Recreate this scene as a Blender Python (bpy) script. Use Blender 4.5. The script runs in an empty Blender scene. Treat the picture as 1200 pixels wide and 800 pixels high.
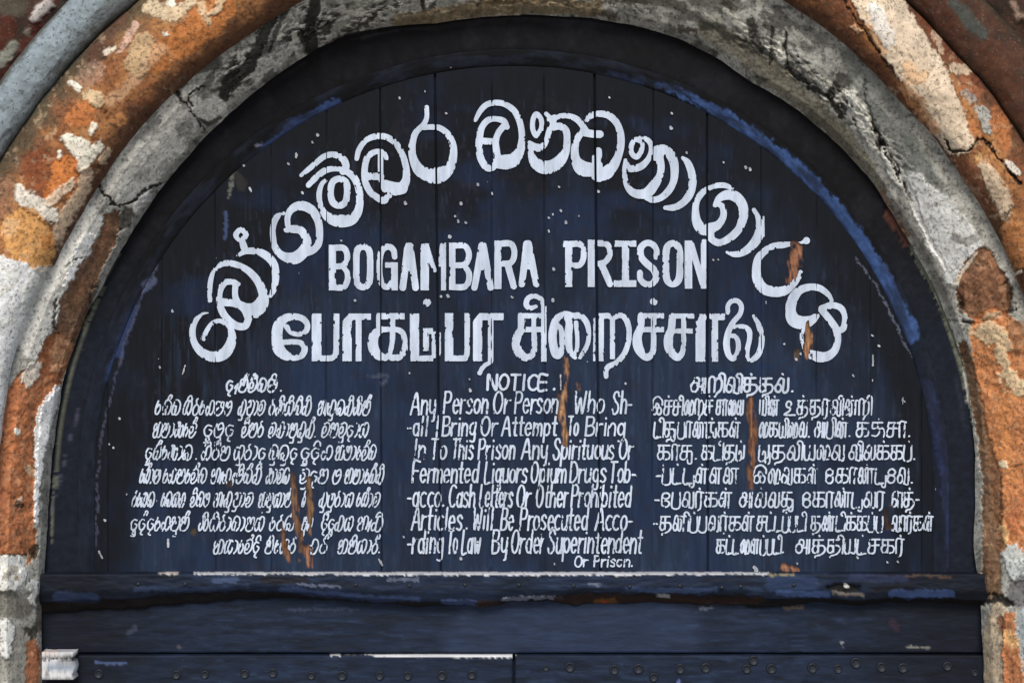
import bpy, math, random
import numpy as np
random.seed(4)
C = bpy.context.scene.collection
SC = bpy.context.scene

# ------------------------------------------------------------------ camera, light, exposure
S = 0.003          # metres per photo pixel on the plane of the door boards
D = 7.0            # camera to door boards
ZC = 2.7           # height of the lens
cam_d = bpy.data.cameras.new('Camera'); cam = bpy.data.objects.new('Camera', cam_d); C.objects.link(cam)
cam.location = (0, -D, ZC); cam.rotation_euler = (math.radians(90), 0, 0)
cam_d.sensor_width = 36; cam_d.lens = 36 * D / (1200 * S); cam_d.clip_end = 500
SC.camera = cam

SUN_EL, SUN_AZ = 37.0, 183.0       # azimuth clockwise from +Y: the wall faces -Y, light from nearly straight ahead
w = bpy.data.worlds.new('World'); SC.world = w; w.use_nodes = True
nt = w.node_tree; nt.nodes.clear()
out = nt.nodes.new('ShaderNodeOutputWorld'); bg = nt.nodes.new('ShaderNodeBackground'); sky = nt.nodes.new('ShaderNodeTexSky')
sky.sky_type = 'NISHITA'; sky.sun_disc = False
sky.sun_elevation = math.radians(SUN_EL); sky.sun_rotation = math.radians(SUN_AZ)
bg.inputs['Strength'].default_value = 0.06
nt.links.new(sky.outputs[0], bg.inputs[0]); nt.links.new(bg.outputs[0], out.inputs[0])
sun_d = bpy.data.lights.new('Sun', 'SUN'); sun_d.energy = 1.5; sun_d.angle = math.radians(20); sun_d.color = (1.0, 0.95, 0.88)
sun = bpy.data.objects.new('Sun', sun_d); C.objects.link(sun)
from mathutils import Vector
_a, _e = math.radians(SUN_AZ), math.radians(SUN_EL)
_dir = Vector((math.sin(_a) * math.cos(_e), math.cos(_a) * math.cos(_e), math.sin(_e)))
sun.rotation_euler = _dir.to_track_quat('Z', 'Y').to_euler(); sun.location = _dir * 20
vs = SC.view_settings
SC.display_settings.display_device = 'sRGB'
vs.view_transform = 'Standard'; vs.look = 'None'; vs.gamma = 1; vs.use_curve_mapping = False
vs.exposure = 0.80

# ------------------------------------------------------------------ helpers
def P(px, py, y):
    """world position of a point seen at photo pixel (px,py) that stands at depth y"""
    px = np.asarray(px, float); py = np.asarray(py, float); y = np.asarray(y, float) + 0 * px
    k = (D + y) / D
    return np.stack([(px - 600) * S * k, y, ZC + (400 - py) * S * k], -1)

def lin(c):
    c = np.asarray(c, float) / 255.0
    return np.where(c <= 0.04045, c / 12.92, ((c + 0.055) / 1.055) ** 2.4)

def muted(c, k):
    g = c @ np.array([.3, .59, .11]); return g[:, None] * (1 - k) + c * k

def vnoise(x, y, seed=0):
    x = np.asarray(x, float); y = np.asarray(y, float)
    xi = np.floor(x).astype(np.int64); yi = np.floor(y).astype(np.int64)
    fx = x - xi; fy = y - yi
    fx = fx * fx * (3 - 2 * fx); fy = fy * fy * (3 - 2 * fy)
    def h(a, b):
        n = (a * 374761393 + b * 668265263 + seed * 974711) & 0xFFFFFFFF
        n = ((n ^ (n >> 13)) * 1274126177) & 0xFFFFFFFF
        n = ((n ^ (n >> 15)) * 2246822519) & 0xFFFFFFFF
        return ((n ^ (n >> 16)) & 0xFFFF) / 65535.0
    a = h(xi, yi); b = h(xi + 1, yi); c = h(xi, yi + 1); d = h(xi + 1, yi + 1)
    return (a * (1 - fx) + b * fx) * (1 - fy) + (c * (1 - fx) + d * fx) * fy

def fbm(x, y, seed=0, oct=4):
    t = 0; amp = 0.5; n = 0
    for i in range(oct):
        t = t + amp * vnoise(x * 2 ** i + 17.3 * i, y * 2 ** i - 9.1 * i, seed + i * 7); n += amp; amp *= 0.55
    return t / n

def sstep(a, b, x):
    t = np.clip((x - a) / (b - a), 0, 1); return t * t * (3 - 2 * t)

def make_mesh(name, verts, polys, col=None, smooth=True):
    """verts (n,3); polys: list of int arrays (m,k), one array per polygon size"""
    me = bpy.data.meshes.new(name)
    polys = [np.asarray(p, np.int32) for p in polys if len(p)]
    me.vertices.add(len(verts)); me.vertices.foreach_set('co', np.asarray(verts, np.float32).ravel())
    nl = sum(p.size for p in polys); npol = sum(len(p) for p in polys)
    me.loops.add(nl); me.polygons.add(npol)
    me.loops.foreach_set('vertex_index', np.concatenate([p.ravel() for p in polys]))
    cnt = np.concatenate([np.full(len(p), p.shape[1], np.int32) for p in polys])
    st = np.concatenate([[0], np.cumsum(cnt)[:-1]]).astype(np.int32)
    me.polygons.foreach_set('loop_start', st)
    me.update(calc_edges=True); me.validate()
    if smooth: me.polygons.foreach_set('use_smooth', np.ones(len(me.polygons), bool))
    if col is not None:
        at = me.color_attributes.new('Col', 'FLOAT_COLOR', 'POINT')
        at.data.foreach_set('color', np.concatenate([col, np.ones((len(col), 1))], 1).astype(np.float32).ravel())
    return me

def obj(name, me, mat, parent=None):
    o = bpy.data.objects.new(name, me); C.objects.link(o)
    if mat is not None and len(me.materials) == 0: me.materials.append(mat)
    if parent is not None:
        o.parent = parent; o.matrix_parent_inverse = parent.matrix_world.inverted()
    return o

def thing(name, label, cat, loc, group=None):
    o = bpy.data.objects.new(name, None); C.objects.link(o); o.location = loc; o.empty_display_size = 0.2
    o['label'] = label; o['category'] = cat; o['kind'] = 'thing'
    if group: o['group'] = group
    bpy.context.view_layer.update()
    return o

def grid_faces(n, m):
    """faces of an n x m vertex grid (row-major, n rows), wound so a grid with rows = +Z down, cols = +X faces -Y"""
    i = np.arange(n - 1)[:, None] * m + np.arange(m - 1)[None, :]
    return np.stack([i, i + m, i + m + 1, i + 1], -1).reshape(-1, 4)

def compact(verts, faces, col=None):
    used = np.unique(faces); mp = np.full(len(verts), -1); mp[used] = np.arange(len(used))
    return verts[used], mp[faces], (None if col is None else col[used])

def catmull(pts, step=0.45):
    pts = np.asarray(pts, float)
    if len(pts) == 1: return pts
    if len(pts) == 2:
        n = max(2, int(np.hypot(*(pts[1, :2] - pts[0, :2])) / step) + 1); t = np.linspace(0, 1, n)[:, None]
        return pts[0] * (1 - t) + pts[1] * t
    closed = np.allclose(pts[0, :2], pts[-1, :2])
    ext = np.vstack([pts[-2] if closed else 2 * pts[0] - pts[1], pts, pts[1] if closed else 2 * pts[-1] - pts[-2]])
    res = []
    for i in range(1, len(ext) - 2):
        p0, p1, p2, p3 = ext[i - 1], ext[i], ext[i + 1], ext[i + 2]
        n = max(2, int(np.hypot(*(p2[:2] - p1[:2])) / step) + 1); t = np.linspace(0, 1, n, endpoint=False)[:, None]
        res.append(0.5 * ((2 * p1) + (-p0 + p2) * t + (2 * p0 - 5 * p1 + 4 * p2 - p3) * t * t + (-p0 + 3 * p1 - 3 * p2 + p3) * t ** 3))
    res.append(pts[-1:]); return np.vstack(res)

def stroke_field(x, y, pts, step=3.0):
    """signed field (positive inside) of a round brush stroke [(x,y,width)...] at points x,y"""
    p = catmull(pts, step); f = np.full(x.shape, -1e3)
    for a, b in zip(p[:-1], p[1:]) if len(p) > 1 else [(p[0], p[0])]:
        d = b[:2] - a[:2]; L = max(1e-9, d @ d)
        t = np.clip(((x - a[0]) * d[0] + (y - a[1]) * d[1]) / L, 0, 1)
        f = np.maximum(f, (a[2] + (b[2] - a[2]) * t) * 0.5 - np.hypot(x - a[0] - d[0] * t, y - a[1] - d[1] * t))
    return f

def paint(x, y, col, hgt, patches, warp=5.0, seed=0):
    """patches: (points, colour, softness, strength, height in m, warp factor). Ragged-edged areas of real colour."""
    wx = (fbm(x / 13, y / 13, seed + 3) - 0.5) * 2 * warp + (vnoise(x / 3.2, y / 3.2, seed + 31) - .5) * warp * .7
    wy = (fbm(x / 13, y / 13, seed + 5) - 0.5) * 2 * warp + (vnoise(x / 3.2, y / 3.2, seed + 37) - .5) * warp * .7
    for pt in patches:
        pts, c, soft, stg, h = pt[:5]; wf = pt[5] if len(pt) > 5 else 1.0
        a = np.asarray(pts, float); m = a[:, 2].max() + 16
        sel = (x > a[:, 0].min() - m) & (x < a[:, 0].max() + m) & (y > a[:, 1].min() - m) & (y < a[:, 1].max() + m)
        if not sel.any(): continue
        thin = a[:, 2].max() <= 5
        if thin: wf = max(wf, .75)
        f = stroke_field(x[sel] + wx[sel] * wf, y[sel] + wy[sel] * wf, a)
        if thin: f = f + (vnoise(x[sel] / 2.3, y[sel] / 2.3, seed + 41) - .55) * 2.6
        else: f = f + (vnoise(x[sel] / 2.1, y[sel] / 2.1, seed + 43) - .5) * min(3.0, .12 * a[:, 2].max() + soft * .3)
        k = sstep(-soft * .34, soft * .34, f) * stg
        col[sel] = col[sel] * (1 - k[:, None]) + lin(c) * k[:, None]
        if h: hgt[sel] += (1.9 * h if 0 < h < .012 else h) * k
    return col, hgt

# ------------------------------------------------------------------ materials
def mat(name, rough=0.6, spec=0.4, attr=True, base=(0.1, 0.1, 0.1), nscale=60, namp=0.35, bump=0.3, bscale=120, stretch=(1, 1, 1), metallic=0.0, fine=(400, 0.0)):
    m = bpy.data.materials.new(name); m.use_nodes = True; t = m.node_tree; L = t.links
    b = t.nodes['Principled BSDF']
    b.inputs['Roughness'].default_value = rough; b.inputs['Specular IOR Level'].default_value = spec; b.inputs['Metallic'].default_value = metallic
    tc = t.nodes.new('ShaderNodeTexCoord'); mp = t.nodes.new('ShaderNodeMapping'); mp.inputs['Scale'].default_value = stretch
    L.new(tc.outputs['Object'], mp.inputs['Vector'])
    n1 = t.nodes.new('ShaderNodeTexNoise'); n1.inputs['Scale'].default_value = nscale; n1.inputs['Detail'].default_value = 6; n1.inputs['Roughness'].default_value = 0.65
    L.new(mp.outputs[0], n1.inputs['Vector'])
    mr = t.nodes.new('ShaderNodeMapRange'); mr.inputs['From Min'].default_value = 0.3; mr.inputs['From Max'].default_value = 0.7
    mr.inputs['To Min'].default_value = 1 - namp; mr.inputs['To Max'].default_value = 1 + namp
    L.new(n1.outputs['Fac'], mr.inputs['Value'])
    mx = t.nodes.new('ShaderNodeMix'); mx.data_type = 'RGBA'; mx.blend_type = 'MULTIPLY'; mx.inputs['Factor'].default_value = 1
    if attr:
        a = t.nodes.new('ShaderNodeVertexColor'); a.layer_name = 'Col'; L.new(a.outputs['Color'], mx.inputs['A'])
    else:
        mx.inputs['A'].default_value = (*base, 1)
    L.new(mr.outputs[0], mx.inputs['B']); L.new(mx.outputs['Result'], b.inputs['Base Color'])
    n2 = t.nodes.new('ShaderNodeTexNoise'); n2.inputs['Scale'].default_value = bscale; n2.inputs['Detail'].default_value = 8; n2.inputs['Roughness'].default_value = 0.7
    L.new(mp.outputs[0], n2.inputs['Vector'])
    bp = t.nodes.new('ShaderNodeBump'); bp.inputs['Strength'].default_value = bump; bp.inputs['Distance'].default_value = 0.01
    L.new(n2.outputs['Fac'], bp.inputs['Height']); L.new(bp.outputs[0], b.inputs['Normal'])
    rr = t.nodes.new('ShaderNodeMapRange'); rr.inputs['To Min'].default_value = rough - 0.15; rr.inputs['To Max'].default_value = min(1, rough + 0.15)
    L.new(n1.outputs['Fac'], rr.inputs['Value']); L.new(rr.outputs[0], b.inputs['Roughness'])
    return m

M_STONE = mat('weathered_plaster_stone', 0.9, 0.15, nscale=70, namp=0.14, bump=0.4, bscale=70)
def add_grit(m):
    t = m.node_tree; L = t.links; b = t.nodes['Principled BSDF']; src = b.inputs['Base Color'].links[0].from_socket
    tc = t.nodes.new('ShaderNodeTexCoord'); last = src
    for sc, lo, hi, colr, amt in ((95, .57, .60, (.05, .043, .036, 1), .55), (130, .60, .64, (.50, .44, .37, 1), .14), (30, .62, .635, (.07, .06, .05, 1), .35)):
        n = t.nodes.new('ShaderNodeTexNoise'); n.inputs['Scale'].default_value = sc; n.inputs['Detail'].default_value = 5; n.inputs['Roughness'].default_value = .62
        L.new(tc.outputs['Object'], n.inputs['Vector'])
        r = t.nodes.new('ShaderNodeMapRange'); r.inputs['From Min'].default_value = lo; r.inputs['From Max'].default_value = hi; r.inputs['To Max'].default_value = amt
        L.new(n.outputs['Fac'], r.inputs['Value'])
        mx = t.nodes.new('ShaderNodeMix'); mx.data_type = 'RGBA'; L.new(r.outputs[0], mx.inputs['Factor']); L.new(last, mx.inputs['A']); mx.inputs['B'].default_value = colr
        last = mx.outputs['Result']
    L.new(last, b.inputs['Base Color'])
add_grit(M_STONE)
M_BOARD = mat('worn_blue_board_paint', 0.65, 0.10, nscale=38, namp=0.16, bump=0.22, bscale=60, stretch=(1, 1, 0.09))
M_RAIL = mat('worn_blue_rail_paint', 0.6, 0.14, nscale=38, namp=0.2, bump=0.3, bscale=60, stretch=(0.2, 1, 1))
M_FRAME = mat('dark_frame_paint', 0.75, 0.12, nscale=40, namp=0.3, bump=0.2, bscale=70)
M_LETTER = mat('white_lettering_paint', 0.65, 0.25, attr=False, base=(0.54, 0.61, 0.73), nscale=26, namp=0.26, bump=0.15, bscale=90, stretch=(1, 1, 0.22))
M_FLECK = mat('pale_paint_fleck', 0.7, 0.2, attr=False, base=(0.36, 0.38, 0.42), nscale=30, namp=0.6, bump=0.1)
M_IRON = mat('blue_painted_iron', 0.45, 0.4, attr=False, base=(0.011, 0.015, 0.024), nscale=200, namp=0.4, bump=0.2)
M_BLOCK = mat('chipped_white_paint', 0.7, 0.25, nscale=60, namp=0.2, bump=0.4)

def unseen_bounce_sheet():  # unseen ground sheet, added to bounce daylight onto the arch soffit
    m = mat('pale_bounce_ground', 0.9, 0.2, attr=False, base=(0.34, 0.32, 0.29), nscale=2, namp=0.2, bump=0.2, bscale=8)
    v = np.array([(-60, .3, 0), (60, .3, 0), (60, -120, 0), (-60, -120, 0)], float)
    o = obj('ground', make_mesh('ground', v, [np.array([[0, 3, 2, 1]])]), m); o['kind'] = 'structure'
unseen_bounce_sheet()
# ------------------------------------------------------------------ the stone archway
CX, CY = 602.0, 568.0
STN = np.array([-262, -152, -72, 0, 157, 314, 471, 628, 733, 838, 942, 1047, 1152, 1257, 1414, 1571, 1728, 1885, 1957, 2037, 2147.])   # station, px along r=600
R_A = np.array([553, 553, 547, 543, 540, 536, 540, 555, 562, 548, 551, 554, 556, 549, 551, 543, 545, 541, 540, 548, 552.])
R_B = np.array([608, 608, 606, 605, 603, 597, 604, 612, 620, 630, 640, 645, 650, 650, 638, 637, 637, 637, 637, 637, 637.])
R_C = np.array([716, 716, 716, 716, 714, 712, 714, 722, 729, 733, 738, 742, 742, 738, 724, 720, 720, 722, 724, 724, 724.])
R_D = np.array([770, 770, 770, 768, 766, 762, 768, 776, 780, 784, 788, 790, 790, 790, 792, 790, 790, 790, 790, 790, 790.])
def R(tab, s): return np.interp(s, STN, tab)
def polar(s, r):
    th = math.pi - np.clip(s / 600.0, 0, math.pi)
    x = CX + r * np.cos(th); y = CY - r * np.sin(th)
    y = y + np.where(s < 0, -s, 0) + np.where(s > 600 * math.pi, s - 600 * math.pi, 0)
    return x, y
def roll(u, a, b, peak):         # half-round moulding profile between depths a and b
    return a + (b - a) * u - peak * np.sqrt(np.clip(1 - (2 * u - 1) ** 2, 0, 1))

def ring(r0, r1, depth, colfun, du, ds=1.5, s0=-262., s1=2147., margin=60):
    s = np.arange(s0, s1 + .1, ds); nu = int(np.max(r1 - r0) / du) + 2
    u = np.linspace(0, 1, nu)
    SS, UU = np.meshgrid(s, u, indexing='ij')
    a = R(r0, s)[:, None]; b = R(r1, s)[:, None]
    wob = (fbm(SS / 70, UU * 0 + 3.3, 11) - .5) * 6
    rr = a + (b - a) * UU + wob
    x, y = polar(SS, rr)
    xf, yf, sf, uf = x.ravel(), y.ravel(), SS.ravel(), UU.ravel()
    col, h = colfun(xf, yf, sf, uf)
    d = depth(uf, sf)
    d = d - h
    v = P(xf, yf, d)
    f = grid_faces(len(s), nu)
    fx = xf[f].mean(1); fy = yf[f].mean(1)
    keep = (fx > -margin) & (fx < 1200 + margin) & (fy > -margin) & (fy < 800 + margin)
    return v, f[keep][:, ::-1], col, fx[keep], fy[keep]

def stone_noise(x, y, seed, amp):
    n = fbm(x / 9, y / 9, seed, 4); n2 = fbm(x / 34, y / 34, seed + 50, 3)
    return 1 + amp * ((n - .5) * 1.6 + (n2 - .5) * 1.2)

GREY, LGREY, WHITE = (156, 156, 151), (188, 188, 184), (222, 225, 226)
ORANGE, RUST, BROWN, DARK, CREAM, STONE = (186, 108, 48), (118, 62, 38), (92, 62, 46), (34, 34, 31), (218, 194, 168), (128, 90, 70)
OLIVE = (104, 98, 82)

SOFFIT_PATCH = [
 # left, upper: grey lime plaster with soot
 ([(330,62,24),(300,85,26),(322,30,20)], LGREY, 5, .7, .003),
 ([(250,130,34),(225,112,30)], (206,206,200), 6, .75, .004),
 ([(205,140,56),(172,180,56),(148,215,48)], (200,199,194), 8, .75, .0),
 ([(160,95,14),(205,88,12),(225,80,10)], (70,72,60), 6, .7, -.004),
 ([(262,112,12),(272,92,16),(292,78,14),(318,22,12)], DARK, 4, .92, -.008, .7),
 ([(372,-10,16),(364,30,14),(366,62,16),(372,78,12)], DARK, 4, .95, -.006, .7),
 ([(340,0,10),(322,40,5),(316,62,4)], DARK, 3, .8, -.006, .6),
 ([(345,40,8),(352,66,10)], (196,196,190), 3, .8, .003, .6),
 ([(495,0,5),(498,20,4),(496,26,4)], DARK, 3, .9, -.008, .5),
 ([(450,-5,12),(420,6,12),(390,40,10)], (168,168,160), 6, .6, 0),
 ([(440,20,5),(410,38,4),(380,54,4)], (52,48,40), 2.5, .8, -.004, .6),
 ([(470,28,22),(520,18,20),(600,6,22),(700,8,18)], (134,116,92), 10, .8, 0),
 ([(560,2,6),(640,3,5)], (70,56,42), 4, .6, 0),
 ([(720,-4,16),(770,-2,18),(800,8,14)], (60,52,42), 7, .75, 0),
 ([(700,14,10),(720,20,12)], (66,50,38), 5, .7, 0),
 ([(796,34,8),(812,38,6)], (62,46,36), 3, .8, -.003),
 # left, cracks and the broken middle
 ([(205,104,3.5),(222,128,3),(232,140,3.5),(240,152,3)], (30,30,28), 1.5, .95, -.01, .5),
 ([(238,100,3),(222,112,3),(226,126,3)], (30,30,28), 1.5, .9, -.01, .5),
 ([(258,138,5),(246,146,6),(236,140,4)], (40,40,37), 2.5, .85, -.008, .6),
 ([(112,214,3),(124,230,4),(136,240,3.5),(156,236,3.5),(172,222,4),(192,214,3)], (32,32,29), 1.5, .96, -.01, .4),
 ([(172,232,14),(160,246,12)], (200,202,204), 4, .7, .004),
 ([(150,250,12),(142,262,14),(136,252,8)], (52,48,42), 4, .8, -.006),
 ([(100,262,44),(84,300,42),(62,345,40),(40,400,40)], (204,204,201), 7, .85, .002),
 ([(104,284,26),(92,308,20),(80,332,12)], (212,214,214), 4, .85, .005),
 ([(132,256,20),(124,284,20),(104,318,26),(88,356,32),(80,388,34),(66,412,34)], STONE, 3, .96, -.012),
 ([(128,262,8),(116,300,10)], (150,96,70), 5, .6, 0),
 ([(100,330,12),(90,350,12)], (164,110,74), 6, .5, 0),
 ([(66,352,3),(62,372,3),(66,390,3),(84,398,4)], (40,34,28), 1.6, .9, -.006, .5),
 ([(74,312,2.5),(90,302,3),(100,300,2.5)], (44,38,32), 1.6, .8, -.006, .5),
 ([(112,330,6),(104,362,7),(96,394,6),(80,425,6)], (70,52,42), 4, .7, -.004),
 ([(68,408,34),(54,440,40),(26,470,46),(16,530,56),(12,590,60),(10,640,62)], (172,96,46), 4, .95, -.01),
 ([(40,430,16),(32,446,14)], (205,200,190), 3, .85, .004),
 ([(74,402,20),(66,426,18)], (196,148,116), 6, .6, 0),
 ([(20,480,14),(14,540,16)], (196,112,52), 8, .55, 0),
 ([(36,600,10),(30,632,12)], (196,116,64), 6, .5, 0),
 ([(19,504,6),(21,507,7)], (225,220,210), 1.5, .95, .004, .4),
 ([(34,548,9),(38,556,8)], (190,160,140), 3, .8, .002),
 ([(22,591,9),(26,592,6)], (40,34,30), 2, .9, -.006, .4),
 ([(25,585,5)], (200,190,180), 1.5, .8, .002, .4),
 ([(66,456,8),(54,484,20),(48,512,18),(46,540,11),(44,575,7),(43,612,6)], (222,228,230), 1.6, .98, .012, .5),
 ([(36,488,3),(38,520,3),(42,550,3)], (92,78,66), 2, .6, 0, .5),
 # right: olive strip by the frame, ridge of broken plaster, smooth face
 ([(830,34,26),(880,66,26),(930,108,26),(985,160,24),(1030,220,20)], (112,106,90), 7, .8, 0),
 ([(820,0,20),(860,6,20)], (84,80,70), 8, .7, 0),
 ([(850,14,7),(872,36,9),(905,62,9),(930,80,8)], (176,176,168), 3, .75, .004),
 ([(812,14,7),(840,30,8)], (150,148,140), 3, .6, .003),
 ([(880,28,12),(884,44,10),(893,58,8)], DARK, 4, .85, -.006),
 ([(905,30,3),(903,60,3),(903,75,3)], (40,38,34), 1.8, .85, -.006, .5),
 ([(920,38,3),(921,62,3),(922,78,4),(934,92,6),(950,96,7)], (30,29,27), 2, .92, -.01, .7),
 ([(911,60,12),(914,50,8)], (196,194,186), 3, .8, .003),
 ([(935,80,8),(955,92,9),(972,100,8)], (182,182,176), 3, .8, .004),
 ([(950,104,7),(964,110,6),(978,122,7),(986,136,6)], (30,29,27), 3, .9, -.012),
 ([(985,92,14),(978,108,10),(1000,88,12)], (44,42,38), 5, .8, -.006),
 ([(998,112,14),(1008,136,14),(1018,160,14),(1024,172,8)], (204,204,198), 3, .9, .006),
 ([(1014,92,3),(1016,120,3.5),(1026,150,4),(1040,178,4),(1054,204,4)], (28,27,25), 1.8, .95, -.012, .5),
 ([(1036,176,9),(1048,204,10),(1055,216,9)], (208,208,204), 2.5, .85, .006),
 ([(1028,160,2),(1044,190,2.5),(1056,214,3)], (30,29,27), 1.5, .9, -.01, .5),
 ([(1062,216,8),(1070,232,9),(1076,250,6),(1084,270,4),(1096,292,4),(1108,314,3)], (26,25,23), 2, .96, -.012, .5),
 ([(1000,70,30),(1030,120,34),(1060,170,34),(1085,215,34)], (118,122,120), 8, .75, 0),
 ([(1066,165,16),(1090,210,18),(1120,262,18)], (104,110,106), 7, .6, 0),
 ([(1070,210,16),(1092,244,42),(1112,276,58),(1128,304,54),(1120,322,30)], (208,209,209), 9, .92, .003),
 ([(1118,278,10),(1138,282,12),(1146,276,10)], (118,118,116), 5, .7, 0),
 ([(1034,228,8),(1048,252,8),(1064,276,7)], (112,64,50), 5, .6, 0),
 ([(1046,236,12),(1072,276,12),(1096,322,12),(1118,366,10)], (82,76,66), 6, .5, 0),
 ([(1152,304,30),(1150,322,50),(1154,344,62),(1162,356,46)], (134,86,58), 2, .97, -.014, .8),
 ([(1124,344,6),(1128,362,7)], (70,50,38), 3, .8, -.006),
 ([(1180,330,10),(1186,360,8)], (62,44,34), 5, .7, -.006),
 ([(1118,334,8),(1128,318,5),(1142,298,5)], (214,200,186), 2, .8, .004, .5),
 ([(1128,376,4),(1150,378,4.5),(1170,370,4),(1190,362,4)], (38,30,24), 1.8, .9, -.012, .5),
 ([(1166,392,60),(1176,430,70),(1186,480,70),(1190,540,62),(1192,600,54),(1192,632,46)], (196,116,50), 4, .96, -.004),
 ([(1140,384,8),(1160,390,26),(1172,400,18),(1180,432,16),(1192,452,26)], (222,196,166), 5, .8, .004, 2.2),
 ([(1190,385,22),(1196,410,18)], (140,96,68), 5, .7, 0),
 ([(1156,372,8),(1172,368,7)], (196,178,160), 3, .7, .003),
 ([(1180,470,18),(1176,520,14),(1186,560,16)], (214,132,56), 9, .6, 0),
 ([(1192,590,18),(1186,620,16)], (172,92,44), 6, .7, 0),
 ([(1176,544,10)], (222,206,186), 2.5, .8, .003),
 ([(1180,545,3),(1192,546,3),(1200,544,3)], (92,54,32), 2, .7, -.003),
 ([(1128,404,10),(1140,450,14),(1152,510,14),(1162,560,22),(1162,620,22),(1162,690,22)], (112,76,52), 2.5, .92, -.008, .5),
 ([(1172,560,2.5),(1174,640,2.5)], (60,42,30), 1.5, .7, -.004, .4),
 ([(1175,618,8),(1178,634,8)], (226,180,120), 3, .8, .003),
 # jamb stones below the springing
 ([(1188,648,26),(1192,668,28)], (182,188,188), 3, .95, .006),
 ([(1200,688,30),(1192,700,24)], (104,104,108), 4, .9, 0),
 ([(1206,720,24),(1204,770,22)], (150,162,172), 3, .85, 0),
 ([(1150,700,16),(1168,702,14),(1184,706,10)], (34,30,27), 3, .95, -.02),
 ([(1170,716,20),(1164,750,24),(1166,800,26),(1168,830,26)], (170,154,138), 2.5, .95, .012, .5),
 ([(1182,724,14),(1184,760,18),(1188,800,24),(1188,830,24)], (186,108,52), 3, .92, .014, .7),
 ([(1180,742,14),(1186,752,14)], (214,168,108), 4, .8, 0),
 ([(1172,724,8),(1174,736,8)], (122,66,42), 3, .8, 0),
 ([(-30,671,42),(10,671,42)], (206,206,202), 1.6, .97, .026, .4), ([(-30,657,14),(25,657,14)], (208,208,204), 1.6, .97, 0, .35), ([(-30,671,18),(24,671,18)], (208,208,204), 1.6, .97, 0, .35), ([(-30,684,13),(24,684,13)], (204,204,200), 1.6, .97, 0, .35), ([(-30,649.5,3),(30,649.5,3)], (60,54,46), 1.5, .8, -.004, .4),
 ([(16,668,10),(6,676,8)], (118,108,96), 4, .7, 0),
 ([(18,677,5)], (140,108,70), 2, .7, 0),
 ([(30,665,3),(33,690,3)], (222,222,218), 2, .8, 0, .5),
 ([(38,684,10),(40,706,10)], (184,188,190), 3, .9, .01),
 ([(36,650,12),(43,640,8)], (58,54,48), 3, .85, -.01),
 ([(10,706,34),(24,712,26)], (112,108,100), 5, .8, .0),
 ([(8,735,18),(6,762,18)], (212,214,214), 3, .9, .012),
 ([(24,740,14),(20,790,20)], (140,138,130), 4, .7, 0),
 ([(10,785,24)], (150,148,140), 5, .6, 0),
 ([(38,742,14),(30,738,8)], (48,42,32), 4, .85, -.01),
 ([(38,756,16),(38,790,17),(38,840,17)], (166,96,60), 2.5, .95, -.004, .6),
 ([(46,700,8),(46,735,8)], (82,64,52), 4, .7, -.004),
]

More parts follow.
